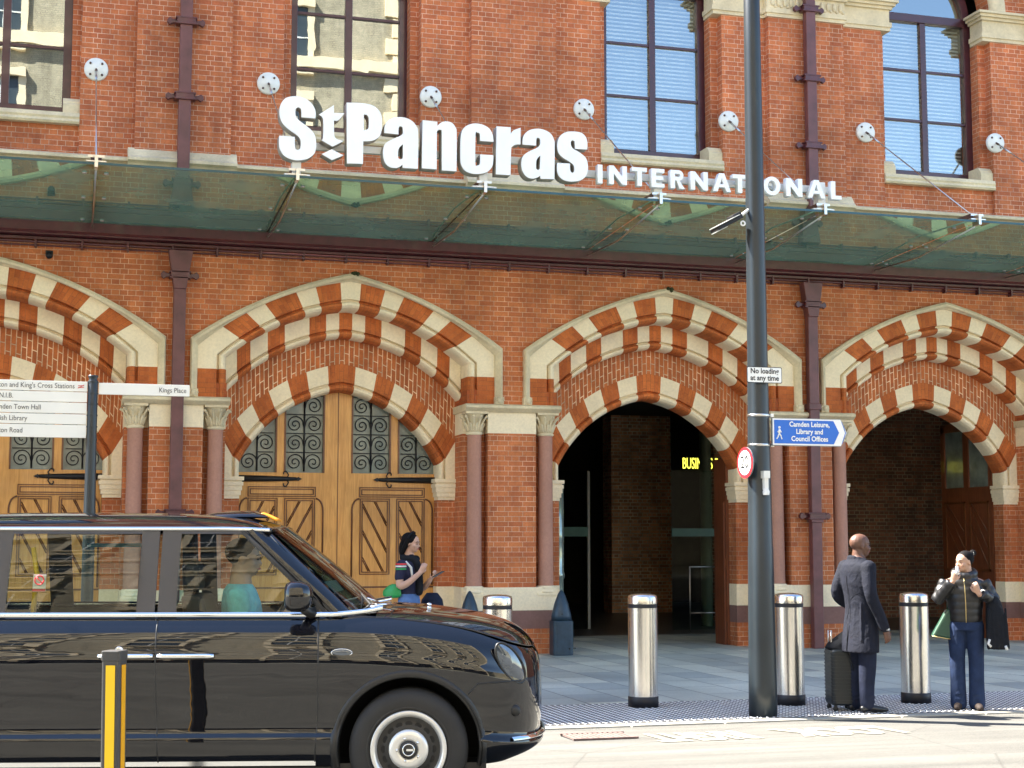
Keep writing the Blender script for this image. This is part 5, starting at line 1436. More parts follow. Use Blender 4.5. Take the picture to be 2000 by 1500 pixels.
# cabin
mb=MB(); mb.box(-3.8,-.84,.35,-.45,.84,.45); mb.box(-3.8,-.84,.45,-3.6,.84,1.1)
for s in (-1,1): mb.box(-3.8,s*.80,.45,-.45,s*.84,1.09)
mb.build('cabin_tub','cabin',TX,local=True)
def seat(x,y0,y1,mt='cabin',hr=True):
    mb=MB(); mb.prism([(x-.05,.45),(x+.5,.45),(x+.52,.72),(x+.0,.68)],y0,y1); mb.prism([(x-.05,.68),(x+.12,.70),(x-.02,1.22),(x-.15,1.22)],y0,y1)
    if hr:
        c=(y0+y1)/2; mb.prism([(x-.16,1.24),(x-.05,1.24),(x-.07,1.42),(x-.17,1.42)],c-.12,c+.12); mb.box(x-.13,c-.05,1.2,x-.1,c+.05,1.3)
    mb.build('seat',mt,TX,local=True,bevel=.03)
seat(-1.22,-.68,-.14); seat(-2.95,-.75,.75,'cabin',True)
mb=MB(); mb.prism([(-.75,.75),(-.35,.8),(-.2,1.1),(-.42,1.15),(-.72,1.08)],-.8,.8); mb.build('dashboard','cabin',TX,local=True,bevel=.03)
mb=MB(); mb.add([(-.70,.20,1.1),(-.38,.78,1.16),(-.38,.25,1.16)],[(0,1,2)]); 
mb.box(-1.48,-.78,.45,-1.45,.78,1.05); mb.build('partition','cabin_lt',TX,local=True)
mb=MB(); mb.add([(-1.47,-.78,1.05),(-1.47,.78,1.05),(-1.5,.66,1.58),(-1.5,-.66,1.58)],[(0,1,2,3)]); mb.build('partition_screen','screen_glass',TX,local=True)
mb=MB(); mb.tube([(-.80+.05*math.sin(a),-.40+.18*math.cos(a),1.03+.18*math.sin(a)) for a in [2*PI*k/24 for k in range(25)]],.014,8); mb.tube([(-.8,-.4,1.03),(-.6,-.4,.95)],.03,8); mb.build('steering_wheel','blackplas',TX,local=True)
mb=MB(); mb.tube([(-2.22,-.70,1.12),(-2.21,-.68,1.35),(-2.24,-.66,1.5)],.016,8); mb.build('grab_handle','yel',TX,local=True)
mb=MB(); mb.box(-2.95,-.03,1.57,-1.6,.03,1.6) if False else mb.box(-2.2,.55,1.50,-1.8,.57,1.525); mb.build('reflection_strip',simple('cyan_strip',(.05,.45,.6),.4),TX,local=True)  # cyan reflection in the side glass drawn as a solid strip
mb=MB(); mb.add([(-2.20,-(gy(1.30)+.002),1.245),(-2.125,-(gy(1.30)+.002),1.245),(-2.125,-(gy(1.34)-.001),1.345),(-2.20,-(gy(1.34)-.001),1.345)],[(0,1,2,3)]); mb.build('window_sticker','signwhite',TX,local=True)
mb=MB(); yy=-(gy(1.3)+.006)
mb.tube([(-2.162+.026*math.cos(a),yy+.003,1.313+.026*math.sin(a)) for a in [2*PI*k/20 for k in range(21)]],.0035,6); mb.tube([(-2.162-.018,yy,1.331),(-2.162+.018,yy,1.295)],.003,6); mb.box(-2.2,yy,1.247,-2.125,yy+.002,1.262); mb.build('sticker_mark','signred',TX,local=True)
mb=MB(); mb.add([(-.50,-.55,1.22),(-.42,-.35,1.24),(-.47,-.3,1.30),(-.56,-.5,1.29)],[(0,1,2,3)]); mb.build('licence_disc','band_g',TX,local=True)
# rear end
mb=MB(); mb.prism([(-3.9,1.1),(-3.6,1.1),(-3.55,1.6),(-3.72,1.6)],-.7,.7); mb.build('tailgate','paint',TX,local=True)

# ================================================================ PEOPLE
def skin(name,c): return simple(name,c,.5,0,.08,14)
M['skin_br']=skin('brown_skin',(.11,.05,.03)); M['skin_lt']=skin('light_skin',(.5,.29,.2)); M['skin_md']=skin('tan_skin',(.46,.27,.18))
def cloth(name,c,rough=.85,sc=9,bm_=.5):
    m,nt,b=new_mat(name); P=objc(nt)
    f=noise_n(nt,P,sc,4,.6); w_=noise_n(nt,P,150,2,.6)
    col=mixc(nt,ramp(nt,f,[(.3,0),(.7,1)]),[x*.75 for x in c],[min(1,x*1.25) for x in c]); nt.links.new(col,b.inputs['Base Color'])
    b.inputs['Roughness'].default_value=rough; b.inputs['Specular IOR Level'].default_value=.25
    h=math_n(nt,'ADD',noise_n(nt,P,13,3,.5,.8),math_n(nt,'MULTIPLY',w_,.1)); bump(nt,b,h,bm_,.02); return m
M['coat']=cloth('charcoal_wool',(.008,.0095,.018)); M['navy']=cloth('navy_trousers',(.010,.014,.032)); M['jeans']=cloth('dark_indigo_jeans',(.015,.028,.07))
M['puffer']=simple('black_puffer_nylon',(.012,.012,.013),.4,0,.2,8,coat=.05,bumps=.3); M['black_cloth']=cloth('black_knit',(.007,.008,.011))
M['shoe']=simple('black_leather',(.012,.012,.013),.35); M['shoe_br']=simple('brown_suede',(.025,.014,.009),.8); M['hair']=simple('black_hair',(.004,.003,.003),.75,0,.3,30,spec=.15); M['stubble']=simple('short_black_hair',(.06,.032,.022),.7)
M['greenbag']=simple('green_leather',(.01,.055,.03),.35,0,.2,6,coat=.3); M['greenbag2']=simple('bright_green_leather',(.01,.26,.06),.4,0,.15,6)
M['case']=simple('ribbed_black_plastic',(.008,.012,.015),.35,0,.15,9); M['white_cloth']=cloth('white_cotton',(.6,.6,.57)); M['teal']=cloth('teal_shirt',(.16,.6,.64)); M['denim']=cloth('blue_denim',(.09,.17,.36)); M['navytee']=cloth('navy_tee',(.02,.02,.045)); M['lip']=simple('lip_colour',(.35,.06,.06),.4); M['phone']=simple('phone_body',(.03,.03,.035),.15,.3)
M['eye']=simple('dark_eye',(.03,.02,.015),.3); M['gold']=simple('brass_zip',(.6,.45,.2),.3,.9)
def V(*a): return Vector(a)
def frame_z(t,side=V(1,0,0)):
    t=t.normalized(); x=(side-t*side.dot(t)).normalized(); y=t.cross(x); return Matrix((x,y,t)).transposed()
def limb(mb,pts,rad,seg=14,flat=1.0,side=V(0,1,0)):
    """smooth tapered limb with round ends; rad list"""
    P=[Vector(p) for p in pts]
    # catmull subdivide
    Q=[];Rr=[]
    for i in range(len(P)-1):
        p0=P[max(i-1,0)];p1=P[i];p2=P[i+1];p3=P[min(i+2,len(P)-1)]
        for k in range(4):
            t=k/4; Q.append(.5*((2*p1)+(p2-p0)*t+(2*p0-5*p1+4*p2-p3)*t*t+(-p0+3*p1-3*p2+p3)*t**3)); Rr.append(rad[i]+(rad[i+1]-rad[i])*t)
    Q.append(P[-1]); Rr.append(rad[-1])
    rg=[]
    for i,(p,r) in enumerate(zip(Q,Rr)):
        t=(Q[min(i+1,len(Q)-1)]-Q[max(i-1,0)]); f=frame_z(t,side)
        if i==0:
            for a in (.25,.7): rg.append((p-t.normalized()*r*math.cos(a*PI/2),r*math.sin(a*PI/2),r*flat*math.sin(a*PI/2),f))
        rg.append((p,r,r*flat,f))
        if i==len(Q)-1:
            for a in (.7,.25): rg.append((p+t.normalized()*r*math.cos(a*PI/2),r*math.sin(a*PI/2),r*flat*math.sin(a*PI/2),f))
    mb.rings(rg,seg)
def fuse(mb,name,mat,parent,vox=.011,smooth=6,weights=None):
    o=mb.build(name,mat,parent,local=True)
    r=o.modifiers.new('r','REMESH'); r.mode='VOXEL'; r.voxel_size=vox; r.use_smooth_shade=True
    s=o.modifiers.new('s','SMOOTH'); s.iterations=smooth; s.factor=.5
    bake(o); 
    if not o.data.materials: o.data.materials.append(M[mat] if isinstance(mat,str) else mat)
    for p in o.data.polygons: p.use_smooth=True; p.material_index=0
    return o
def head_parts(mb,c,yaw,tilt=0,s=1.0):
    """head centred on c; local +x is the face direction. adds skull, jaw, nose, ears, lips"""
    Rm=Matrix.Rotation(yaw,3,'Z')@Matrix.Rotation(tilt,3,'Y')
    def T(x,y,z): return c+Rm@(V(x,y,z)*s)
    def ell(p,rx,ry,rz,seg=16,rings=10):
        rows=[]
        for i in range(rings+1):
            t=PI*i/rings; rr=max(math.sin(t),1e-3)
            rows.append([T(p[0]+rx*rr*math.cos(2*PI*k/seg),p[1]+ry*rr*math.sin(2*PI*k/seg),p[2]-rz*math.cos(t)) for k in range(seg)])
        mb.grid(rows,0,True,True)
    ell((-.012,0,.03),.098,.078,.085); ell((.022,0,-.03),.066,.06,.075); ell((.05,0,-.072),.032,.036,.026)
    ell((.078,0,-.012),.018,.013,.03); ell((.096,0,-.022),.013,.015,.012); ell((.074,0,-.052),.018,.026,.013)
    ell((.07,0,.022),.022,.05,.014)
    for q in (-1,1): ell((-.012,q*.078,-.008),.018,.008,.03); ell((.045,q*.045,-.022),.03,.022,.026)
    limb(mb,[T(-.02,0,-.04),T(-.03,0,-.13)],[.055*s,.056*s])
    return T
def face_bits(T,parent,s=1.0,lips='lip'):
    mb=MB()
    for q in (-1,1): mb.sphere(T(.0805,q*.031,.003),.0075*s,10,8,sc=(1,1,.6))
    e=mb.build('eyes','eye',parent,local=True)
    mb=MB()
    for q in (-1,1): mb.tube([T(.088,q*.016,.026),T(.085,q*.036,.031),T(.07,q*.055,.024)],[.003*s,.004*s,.0025*s],6)
    mb.build('eyebrows','hair',parent,local=True)
    mb=MB(); mb.tube([T(.082,-.022,-.054),T(.094,0,-.053),T(.082,.022,-.054)],[.003*s,.0065*s,.003*s],8); mb.build('lips',lips,parent,local=True)
def hand(mb,w,dirv,palm,curl=.6,s=1.0,thumb=1):
    """w wrist, dirv pointing along the hand, palm = direction the palm faces, curl 0..1"""
    d=dirv.normalized(); n=(palm-d*palm.dot(d)).normalized(); sd=d.cross(n)
    limb(mb,[w-d*.02*s,w+d*.03*s,w+d*.075*s],[.026*s,.034*s,.034*s],10,.5,sd)
    L=[.072,.080,.075,.058]
    for k in range(4):
        b0=w+d*.078*s+sd*((k-1.5)*.019*s); p=b0; dd=d.copy(); pts=[b0-d*.015*s,b0]
        for j,fr in enumerate((.45,.32,.23)):
            a=curl*(.7+.25*j)*1.1+.06*k; dd=(d*math.cos(a*(j+1)*.75)+n*math.sin(a*(j+1)*.75)); p=p+dd*L[k]*fr*s; pts.append(p.copy())
        limb(mb,pts,[.0092*s,.0092*s,.0086*s,.0078*s,.0066*s],8)
    t0=w+d*.025*s+sd*(-.026*s*thumb); limb(mb,[t0,t0+(d*.6-sd*.55*thumb+n*.35)*.035*s,t0+(d*.9-sd*.35*thumb+n*.7)*.06*s],[.012*s,.0105*s,.0085*s],8)
# ---- man in the long coat, seen from behind -----------------------------------
man=thing('person','bald man in a long charcoal overcoat and navy trousers standing with his back turned','person',(7.50,-8.36,0),R_(6))
# local +x = facing
def man_build():
    mb=MB(); T=head_parts(mb,V(.02,.0,1.615),R_(-12),R_(2),1.03)
    limb(mb,[V(-.01,0,1.5),V(-.01,0,1.3)],[.06,.1])
    # hand right (towards the camera = -y side is his right)
    hand(mb,V(.10,-.265,.80),V(.35,.0,-1),V(.2,1,0),.55,.98,-1)
    limb(mb,[V(-.01,0,1.42),V(-.03,-.17,1.39),V(-.05,-.245,1.15),V(.04,-.255,.95),V(.10,-.265,.81)],[.05,.04,.035,.028,.025],10)
    limb(mb,[V(-.01,0,1.42),V(-.03,.16,1.39),V(-.11,.21,1.17),V(-.02,.215,1.06),V(.09,.16,1.03)],[.05,.04,.035,.028,.025],10)
    limb(mb,[V(-.01,0,1.45),V(0,0,1.1),V(0,0,.85)],[.09,.085,.09])
    for q in (-1,1): limb(mb,[V(0,q*.06,.88),V(.0,q*.095,.5),V(-.015,q*.1,.07)],[.07,.045,.035],10)
    b=fuse(mb,'body','skin_br',man,.0075,3); face_bits(T,man)
    # coat: torso + skirt
    mb=MB(); rg=[]
    for z,rx,ry,cx in ((1.50,.075,.085,-.03),(1.465,.095,.14,-.03),(1.43,.115,.195,-.03),(1.37,.125,.222,-.03),(1.25,.128,.222,-.02),(1.12,.122,.2,-.005),(1.0,.118,.188,0),(.9,.13,.2,0),(.78,.145,.222,.0),(.66,.15,.235,-.01),(.585,.152,.24,-.015)):
        rg.append((V(cx,0,z),rx,ry,None))
    mb.rings(rg,30)
    # arms: right arm hangs slightly forward, left elbow out and bent forward
    limb(mb,[V(-.03,-.20,1.405),V(-.05,-.255,1.15),V(.04,-.262,.95),V(.09,-.265,.83)],[.075,.062,.054,.05],16)
    limb(mb,[V(-.03,.19,1.405),V(-.12,.215,1.17),V(-.03,.22,1.06),V(.10,.16,1.02)],[.075,.062,.056,.05],16)
    # collar
    limb(mb,[V(-.085,-.05,1.50),V(-.095,0,1.505),V(-.085,.05,1.50)],[.02,.022,.02]); limb(mb,[V(-.06,-.075,1.495),V(.03,-.085,1.46),V(.09,-.05,1.38)],[.018,.02,.016]); limb(mb,[V(-.06,.075,1.495),V(.03,.085,1.46),V(.09,.05,1.38)],[.018,.02,.016])
    # folds at the back
    for a,z0,z1,r in ((200,.62,1.0,.012),(168,.62,.92,.012),(225,.7,1.1,.01),(150,.66,.95,.012),(250,.62,.88,.012)):
        t=R_(a); limb(mb,[V(.118*math.cos(t),.19*math.sin(t),z1),V(.15*math.cos(t),.235*math.sin(t),z0)],[.006,r+.004],8)
    o=fuse(mb,'overcoat','coat',man,.009,4)
    # back vent: a thin dark slit and centre seam
    mb=MB(); mb.tube([V(-.166,.0,.60),V(-.158,.0,.72),V(-.15,.0,.86)],[.006,.005,.003],6); mb.tube([V(-.155,.002,.9),V(-.125,.0,1.02),V(-.155,0,1.3),V(-.13,0,1.45)],.0022,5); mb.build('coat_vent','black_cloth',man,local=True)
    # trousers
    mb=MB()
    for q in (-1,1):
        y=q*.095
        limb(mb,[V(0,y*.9,.78),V(.005,y,.5),V(-.01,y*1.02,.28),V(-.015,y*1.05,.085)],[.105,.088,.075,.068],16)
        for z in (.12,.16,.3,.46): limb(mb,[V(-.06,y-.05,z),V(.0,y-.072,z+.02),V(.05,y-.04,z-.01)],[.008,.012,.008],6)
    fuse(mb,'trousers','navy',man,.009,3)
    mb=MB()
    for q in (-1,1):
        y=q*.105
        limb(mb,[V(-.06,y,.05),V(.0,y,.058),V(.07,y-q*-.01,.045),V(.15,y+q*.015,.034),V(.19,y+q*.02,.03)],[.042,.045,.042,.036,.024],12,.85,V(0,1,0))
    sh=fuse(mb,'shoes','shoe',man,.008,3)
    # shirt cuff and collar line
    mb=MB(); mb.lathe([(.044,.0),(.045,.018)],(.098,-.265,.805),14); mb.build('shirt_cuff','white_cloth',man,local=True)
    mb=MB(); hc=T(-.012,0,.035)
man_build()
# suitcase behind him, with a soft black bag on top
sc=thing('suitcase','black ribbed cabin suitcase standing behind the man in the long coat','suitcase',(7.40,-8.12,0),R_(-14))
mb=MB(); mb.prism(rounded(-.125,-.17,.125,.17,.05,5),.06,.60,axis='z'); mb.build('shell','case',sc,local=True,bevel=.02)
mb=MB()
for k in range(14):
    z=.10+k*.035; p=rounded(-.131,-.176,.131,.176,.05,5)
    mb.prism(p,z,z+.014,axis='z')
mb.build('ribs','case',sc,local=True)
mb=MB()
for sx in (-.09,.09):
    for sy in (-.13,.13): mb.lathe([(.001,-.011),(.024,-.011),(.026,0),(.024,.011),(.001,.011)],(sx,sy,.026),14,axis='y'); mb.box(sx-.012,sy-.018,.03,sx+.012,sy+.018,.065)
mb.build('wheels','blackplas',sc,local=True)
mb=MB(); mb.tube([(-.1,-.06,.6),(-.1,-.06,.78),(-.1,.06,.78),(-.1,.06,.6)],.008,8); mb.build('handle','steel',sc,local=True)
bg_=thing('shoulder_bag','soft black bag slung on top of the ribbed suitcase','bag',(7.40,-8.14,.58),R_(-14))
mb=MB(); mb.rings([(V(0,0,0),.10,.15,None),(V(-.02,0,.03),.15,.13,None),(V(0.0,0,.08),.13,.12,None),(V(.04,0,.14),.09,.09,None),(V(.05,0,.2),.02,.04,None)],20)
fuse(mb,'bag_body','black_cloth',bg_,.012,4)
mb=MB(); mb.tube([V(.05,-.1,.12),V(.09,-.14,.0),V(.10,-.16,-.16),V(.09,-.14,-.24),V(.06,-.19,-.12),V(.0,-.19,.05)],.006,6); mb.build('strap','black_cloth',bg_,local=True)
# ---- woman in the puffer jacket -----------------------------------------------
wm=thing('person','woman with a hair bun in a black puffer jacket and dark jeans','person',(8.62,-8.44,0),R_(240))
def puff_sleeve(mb,pts,r):
    P=[Vector(p) for p in pts]; n=0
    for a,b_ in zip(P,P[1:]):
        L=(b_-a).length; k=max(2,int(L/.06))
        for i in range(k):
            c=a.lerp(b_,(i+.5)/k); f=frame_z(b_-a,V(0,0,1) if abs((b_-a).normalized().z)<.8 else V(1,0,0))
            rg=[(c-(b_-a).normalized()*.036,r*.86,r*.86,f),(c-(b_-a).normalized()*.02,r*.94,r*.94,f),(c,r*.97,r*.97,f),(c+(b_-a).normalized()*.02,r*.94,r*.94,f),(c+(b_-a).normalized()*.036,r*.86,r*.86,f)]
            mb.rings(rg,14)
def woman_build():
    # local +x facing, her right = -y
    mb=MB(); T=head_parts(mb,V(.03,0,1.45),R_(-50),R_(4),.92)
    limb(mb,[V(0,0,1.36),V(0,0,1.2)],[.05,.08])
    hand(mb,V(.165,-.115,1.27),V(.05,.30,1),V(-1,.2,0),.95,.95,1)     # hand at the mouth
    hand(mb,V(.17,.125,1.15),V(.3,-.35,.9),V(-1,-.2,0),1.0,.95,-1)
    limb(mb,[V(0,0,1.25),V(0,-.16,1.25),V(.05,-.265,1.06),V(.16,-.12,1.26)],[.05,.035,.03,.025],10)
    limb(mb,[V(0,0,1.25),V(0,.16,1.25),V(.0,.275,1.06),V(.165,.13,1.14)],[.05,.035,.03,.025],10)
    limb(mb,[V(0,0,1.28),V(0,0,1.0),V(0,0,.92)],[.08,.08,.07])
    for q in (-1,1): limb(mb,[V(0,q*.065,.9),V(.0,q*.085,.5),V(-.005,q*.088,.1)],[.05,.035,.028],10)
    fuse(mb,'body','skin_md',wm,.0075,3); face_bits(T,wm,.92)
    mb=MB()  # hair cap and bun
    Rm=Matrix.Rotation(R_(-38),3,'Z')
    rows=[]
    for i in range(11):
        t=PI*i/10; rr=max(math.sin(t),1e-3)
        rows.append([T(-.0275+.1005*rr*math.cos(2*PI*k/20),.082*rr*math.sin(2*PI*k/20),.041-.0865*math.cos(t)) for k in range(20)])
    mb.grid(rows,0,True,True)
    mb.sphere(T(-.135,0,.09),.036,12,8); mb.sphere(T(-.11,.0,.075),.028,10,8)
    for q in (-1,1): mb.sphere(T(-.03,q*.06,.0),.03,10,8)
    # carve the face side: keep only points behind the hairline
    bmh=mb; o=fuse(mb,'hair','hair',wm,.008,2)
    mb=MB(); mb.tube([T(-.12+.0,.03*math.cos(a),.085+.03*math.sin(a)) for a in [2*PI*k/14 for k in range(15)]],.006,6); mb.build('hair_tie','white_cloth',wm,local=True)
    # jacket
    mb=MB()
    for z,rx,ry in ((1.30,.10,.125),(1.24,.125,.18),(1.17,.135,.195),(1.10,.138,.19),(1.03,.135,.18),(.96,.132,.172),(.90,.128,.17)):
        mb.rings([(V(0,0,z-.042),rx*.9,ry*.92,None),(V(0,0,z-.022),rx*.97,ry*.97,None),(V(0,0,z),rx*.99,ry*.99,None),(V(0,0,z+.022),rx*.97,ry*.97,None),(V(0,0,z+.042),rx*.9,ry*.92,None)],26)
    mb.rings([(V(0,0,.88),.115,.155,None),(V(0,0,1.31),.09,.13,None)],20)
    # hood/collar
    for a in range(0,360,24):
        t=R_(a); mb.sphere(V(.0+.085*math.cos(t),.095*math.sin(t),1.345-.03*math.cos(t)),.04,10,8)
    # right arm raised to the mouth ; left arm bent up holding the strap
    puff_sleeve(mb,[V(-.0,-.18,1.27),V(.05,-.275,1.06)],.068); puff_sleeve(mb,[V(.05,-.275,1.06),V(.155,-.13,1.26)],.056)
    puff_sleeve(mb,[V(-.0,.18,1.27),V(.0,.285,1.06)],.07); puff_sleeve(mb,[V(.0,.285,1.06),V(.16,.15,1.15)],.058)
    fuse(mb,'jacket','puffer',wm,.009,9)
    mb=MB(); mb.tube([V(.105,-.01,1.31),V(.146,-.005,1.2),V(.149,0,1.05),V(.142,0,.9),V(.135,0,.86)],.0045,6); mb.build('zip','gold',wm,local=True)
    mb=MB()
    mb.rings([(V(0,0,.92),.11,.145,None),(V(-.01,0,.84),.125,.17,None),(V(-.01,0,.78),.125,.172,None)],22)
    for q in (-1,1):
        limb(mb,[V(-.005,q*.082,.82),V(.01,q*.09,.5),V(.0,q*.088,.28),V(-.005,q*.088,.06)],[.098,.076,.074,.08],16)
        for z in (.1,.15,.42,.5): limb(mb,[V(.05,q*.088-.05,z),V(.078,q*.088,z+.012),V(.05,q*.088+.05,z)],[.006,.009,.006],6)
    fuse(mb,'jeans','jeans',wm,.009,3)
    mb=MB()
    for q,dy in ((-1,-.02),(1,.02)): limb(mb,[V(-.02,q*.09,.04),V(.06,q*.09+dy*.4,.042),V(.14,q*.09+dy,.032)],[.04,.042,.032],12,.9,V(0,1,0))
    fuse(mb,'shoes','shoe_br',wm,.008,3)
woman_build()
f_=thing('snack','pale wrapped snack held to the mouth of the woman in the puffer jacket','snack',(0,0,0))
def wpt(x,y,z,o=wm): 
    a=o.rotation_euler.z; return V(o.location.x+x*math.cos(a)-y*math.sin(a),o.location.y+x*math.sin(a)+y*math.cos(a),o.location.z+z)
f_.location=wpt(.185,-.075,1.37)
mb=MB(); c=V(0,0,0); mb.tube([V(0,0,-.04),V(.005,0,.0),V(.0,.0,.045)],[.014,.02,.012],10); mb.build('wrapper','white_cloth',f_,local=True)
gb=thing('handbag','dark green leather bag with pale trim hanging at the side of the woman in jeans','bag',wpt(.02,-.215,.0),R_(-14))
mb=MB(); mb.prism([(-.13,.72),(.12,.68),(.09,.98),(.03,.99)],-.05,.03); mb.build('bag_body','greenbag',gb,local=True,bevel=.02)
mb=MB(); mb.tube([(-.13,-.05,.722),(.12,-.05,.682)],.007,6); mb.build('trim','gold',gb,local=True)
mb=MB(); mb.tube([(.04,-.01,.98),(.05,.0,1.12),(.08,.0,1.27)],.008,6); mb.build('strap','greenbag',gb,local=True)
cp=thing('draped_coat','black coat hanging over the arm of the woman in jeans','coat',wpt(.02,.27,0),R_(243))
mb=MB(); mb.rings([(V(0,0,1.12),.07,.04,None),(V(.0,0,1.06),.10,.075,None),(V(0,0.01,.95),.11,.09,None),(V(0,.02,.8),.12,.1,None),(V(0,.025,.68),.125,.105,None),(V(0,.03,.60),.11,.09,None)],20)
for k in range(5): limb(mb,[V(.09,-.06+.04*k,1.0),V(.115,-.07+.045*k,.62)],[.012,.022],8)
fuse(mb,'coat_body','black_cloth',cp,.01,3)
mb=MB(); mb.tube([V(.12,-.06,.70),V(.13,-.075,.66),V(.125,-.05,.63)],.014,6); mb.tube([V(.12,.09,.64),V(.13,.1,.60)],.016,6); mb.build('toggles','white_cloth',cp,local=True)
# ---- woman at the doors behind the taxi ---------------------------------------
w2=thing('person','dark haired woman in a black scarf looking at her phone by the oak doors','person',(3.80,-4.6,0.05),R_(-40))
def w2_build():
    mb=MB(); T=head_parts(mb,V(.03,0,1.635),R_(8),R_(8),.98)
    limb(mb,[V(0,0,1.54),V(0,0,1.35)],[.052,.08])
    # right arm (camera side, -y): elbow down, hand up near the chin
    limb(mb,[V(-.01,-.19,1.30),V(-.01,-.215,1.16),V(.07,-.19,1.18),V(.19,-.10,1.30)],[.046,.042,.04,.028],12)
    hand(mb,V(.19,-.10,1.30),V(.45,.25,.9),V(-.6,.8,0),.45,.95,1)
    limb(mb,[V(-.01,.18,1.30),V(.02,.2,1.14),V(.12,.14,1.13),V(.25,.04,1.22)],[.046,.042,.036,.028],12)
    hand(mb,V(.25,.04,1.22),V(.7,-.1,.6),V(-.4,-.2,1),.6,.95,-1)
    for q in (-1,1): limb(mb,[V(0,0,1.40),V(-.01,q*.15,1.37),V(-.01,q*.185,1.28)],[.06,.045,.042],10)
    limb(mb,[V(0,0,1.42),V(0,0,1.1),V(0,0,.86)],[.08,.08,.09])
    for q in (-1,1): limb(mb,[V(0,q*.06,.9),V(.0,q*.09,.45),V(-.01,q*.09,.06)],[.06,.042,.035],10)
    fuse(mb,'body','skin_lt',w2,.008,3); face_bits(T,w2,.98)
    mb=MB()
    rows=[]
    for i in range(11):
        t=PI*i/10; rr=max(math.sin(t),1e-3)
        rows.append([T(-.03+.105*rr*math.cos(2*PI*k/20),.088*rr*math.sin(2*PI*k/20),.038-.09*math.cos(t)) for k in range(20)])
    mb.grid(rows,0,True,True)
    limb(mb,[T(-.07,.0,.05),T(-.10,0,-.04),T(-.10,0,-.12),T(-.09,-.01,-.18)],[.05,.05,.04,.025],12)
    for q in (-1,1): limb(mb,[T(-.02,q*.07,.04),T(-.05,q*.075,-.05),T(-.08,q*.06,-.14)],[.03,.032,.02],10)
    fuse(mb,'hair','hair',w2,.009,2)
    mb=MB(); mb.tube([T(-.02,-.095+.0,.06),T(.0,-.06,.125),T(.0,0,.137),T(.0,.06,.125),T(-.02,.095,.06)],[.012]*5,8); mb.build('hairband','black_cloth',w2,local=True)
    mb=MB()
    mb.rings([(V(0,0,1.46),.075,.10,None),(V(0,0,1.43),.09,.15,None),(V(0,0,1.38),.105,.185,None),(V(0,0,1.28),.115,.175,None),(V(0,0,1.15),.105,.15,None),(V(0,0,1.04),.10,.145,None)],24)
    limb(mb,[V(-.01,-.17,1.39),V(-.02,-.205,1.25)],[.062,.055],14); limb(mb,[V(-.01,.17,1.39),V(-.0,.2,1.25)],[.062,.055],14)
    fuse(mb,'tee','navytee',w2,.009,3)
    for i,(z,c) in enumerate(((1.375,'white_cloth'),(1.40,'signred'),(1.345,'greenbag2'))):
        mb=MB(); mb.lathe([(.0645,-.009),(.0665,0),(.0645,.009)],(-.012,-.178-(1.39-z)*.2,z),16); mb.build('sleeve_stripe',c,w2,local=True)
    mb=MB(); limb(mb,[V(.06,-.06,1.47),V(.10,-.02,1.40),V(.125,.0,1.25),V(.13,.0,1.08)],[.045,.055,.05,.045],12); limb(mb,[V(-.04,-.08,1.47),V(-.07,0,1.49),V(-.04,.08,1.47)],[.04,.045,.04],12); limb(mb,[V(-.02,-.09,1.46),V(.05,-.08,1.46),V(.08,0,1.44),V(.05,.08,1.46),V(-.02,.09,1.46)],[.04]*5,12)
    fuse(mb,'scarf','black_cloth',w2,.01,3)
    mb=MB(); mb.tube([V(.03,-.15,1.43),V(.085,-.12,1.36),V(.10,-.10,1.2)],[.013,.016,.014],8); mb.build('bag_strap','white_cloth',w2,local=True)
    mb=MB(); mb.rings([(V(0,0,1.06),.105,.15,None),(V(0,0,.99),.115,.165,None),(V(0,0,.93),.12,.175,None)],22); mb.build('denim_band','denim',w2,local=True)
    mb=MB(); mb.rings([(V(0,0,.95),.11,.165,None),(V(-.005,0,.88),.12,.18,None),(V(-.005,0,.8),.12,.18,None)],22)
    for q in (-1,1): limb(mb,[V(0,q*.085,.84),V(0,q*.09,.45),V(-.01,q*.09,.06)],[.10,.08,.075],14)
    fuse(mb,'trousers','navy',w2,.01,3)
    mb=MB()
    for q in (-1,1): limb(mb,[V(-.03,q*.09,.02),V(.05,q*.09,.022),V(.13,q*.09,.01)],[.04,.042,.03],12)
    fuse(mb,'shoes','shoe',w2,.009,2)
w2_build(); 
w2.location.z=0.0
ph=thing('phone','dark phone held in the hand of the woman by the oak doors','phone',wpt(.36,.03,1.285,w2),R_(-40))
mb=MB(); mb.obox((0,0,0),(.145,.07,.009),Matrix.Rotation(R_(-28),3,'Y')); mb.build('phone_body','phone',ph,local=True,bevel=.003)
g2=thing('handbag','bright green shoulder bag at the hip of the woman by the oak doors','bag',wpt(-.13,-.17,1.10,w2),R_(-40))
mb=MB(); mb.rings([(V(0,0,-.085),.07,.035,None),(V(0,0,-.06),.12,.05,None),(V(0,0,0),.115,.05,None),(V(.02,0,.055),.07,.035,None),(V(.03,0,.075),.03,.02,None)],20); fuse(mb,'bag_body','greenbag2',g2,.009,3)
bp_=thing('backpack','large dark navy backpack standing on a case beside the woman by the oak doors','backpack',(4.13,-4.35,0),R_(-40))
mb=MB(); mb.rings([(V(0,0,.45),.12,.16,None),(V(0,0,.55),.15,.19,None),(V(0,0,.8),.15,.18,None),(V(0,0,.98),.12,.14,None),(V(0,0,1.06),.06,.08,None)],20); limb(mb,[V(.12,-.1,.6),V(.15,-.08,.75)],[.05,.05]); fuse(mb,'bag_body','navy',bp_,.011,3)
mb=MB(); mb.prism(rounded(-.2,-.17,.2,.17,.05),.05,.46,axis='z'); mb.build('lower_case','case',bp_,local=True,bevel=.03)
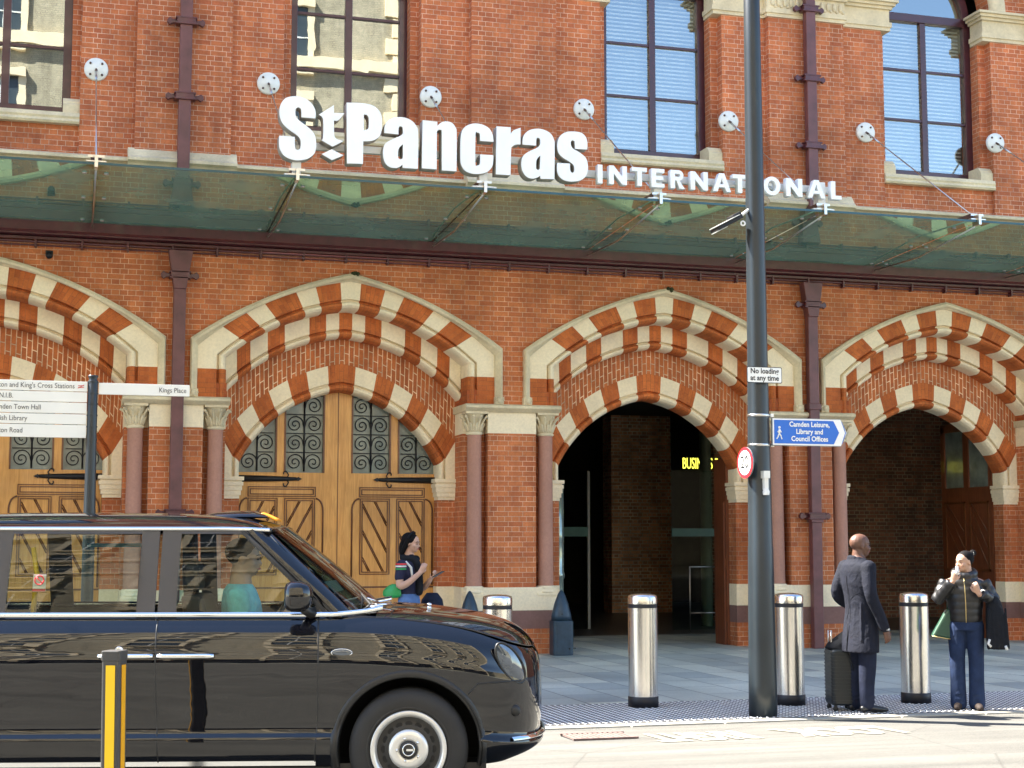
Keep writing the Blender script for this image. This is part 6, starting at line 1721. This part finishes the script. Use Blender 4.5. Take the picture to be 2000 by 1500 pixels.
# ---- driver --------------------------------------------------------------------
def tpt(x,y,z):
    a=TX.rotation_euler.z; return V(TX.location.x+x*math.cos(a)-y*math.sin(a),TX.location.y+x*math.sin(a)+y*math.cos(a),TX.location.z+z)
dr=thing('person','driver in a teal short sleeved shirt at the wheel of the black taxi','person',tpt(-1.02,-.40,.62),R_(-13.5))
mb=MB(); T=head_parts(mb,V(.0,0,.81),R_(0),R_(4),1.0); limb(mb,[V(-.02,0,.7),V(-.03,0,.55)],[.06,.09])
limb(mb,[V(-.01,-.2,.50),V(.06,-.23,.36),V(.22,-.18,.42)],[.05,.042,.03],12); hand(mb,V(.22,-.18,.42),V(.5,.2,.6),V(.2,.9,0),.9,1,1)
limb(mb,[V(-.01,.2,.50),V(.06,.23,.36),V(.20,.16,.46)],[.05,.042,.03],12); hand(mb,V(.20,.16,.46),V(.5,-.2,.6),V(.2,-.9,0),.9,1,-1)
for q in (-1,1): limb(mb,[V(-.03,0,.6),V(-.02,q*.17,.56),V(-.01,q*.2,.48)],[.06,.045,.042],10)
limb(mb,[V(-.03,0,.62),V(0,0,.3),V(.02,0,.1)],[.08,.08,.09])
fuse(mb,'body','skin_md',dr,.009,3); face_bits(T,dr)
mb=MB(); mb.rings([(V(-.03,0,.66),.075,.09,None),(V(-.03,0,.62),.10,.18,None),(V(-.02,0,.54),.12,.21,None),(V(0,0,.35),.13,.19,None),(V(.02,0,.1),.14,.19,None),(V(.02,0,.0),.12,.17,None)],22)
limb(mb,[V(-.02,-.18,.58),V(.01,-.225,.44)],[.075,.066],14); limb(mb,[V(-.02,.18,.58),V(.01,.225,.44)],[.075,.066],14)
fuse(mb,'shirt','teal',dr,.01,3)
mb=MB(); limb(mb,[V(.02,-.1,.06),V(.35,-.12,.08),V(.42,-.12,-.15)],[.09,.075,.055]); limb(mb,[V(.02,.1,.06),V(.35,.12,.08),V(.42,.12,-.15)],[.09,.075,.055]); fuse(mb,'trousers','navy',dr,.012,2)
mb=MB(); rows=[]
for i in range(11):
    t=PI*i/10; rr=max(math.sin(t),1e-3)
    rows.append([T(-.028+.103*rr*math.cos(2*PI*k/20),.086*rr*math.sin(2*PI*k/20),.042-.088*math.cos(t)) for k in range(20)])
mb.grid(rows,0,True,True); fuse(mb,'hair','hair',dr,.009,2)
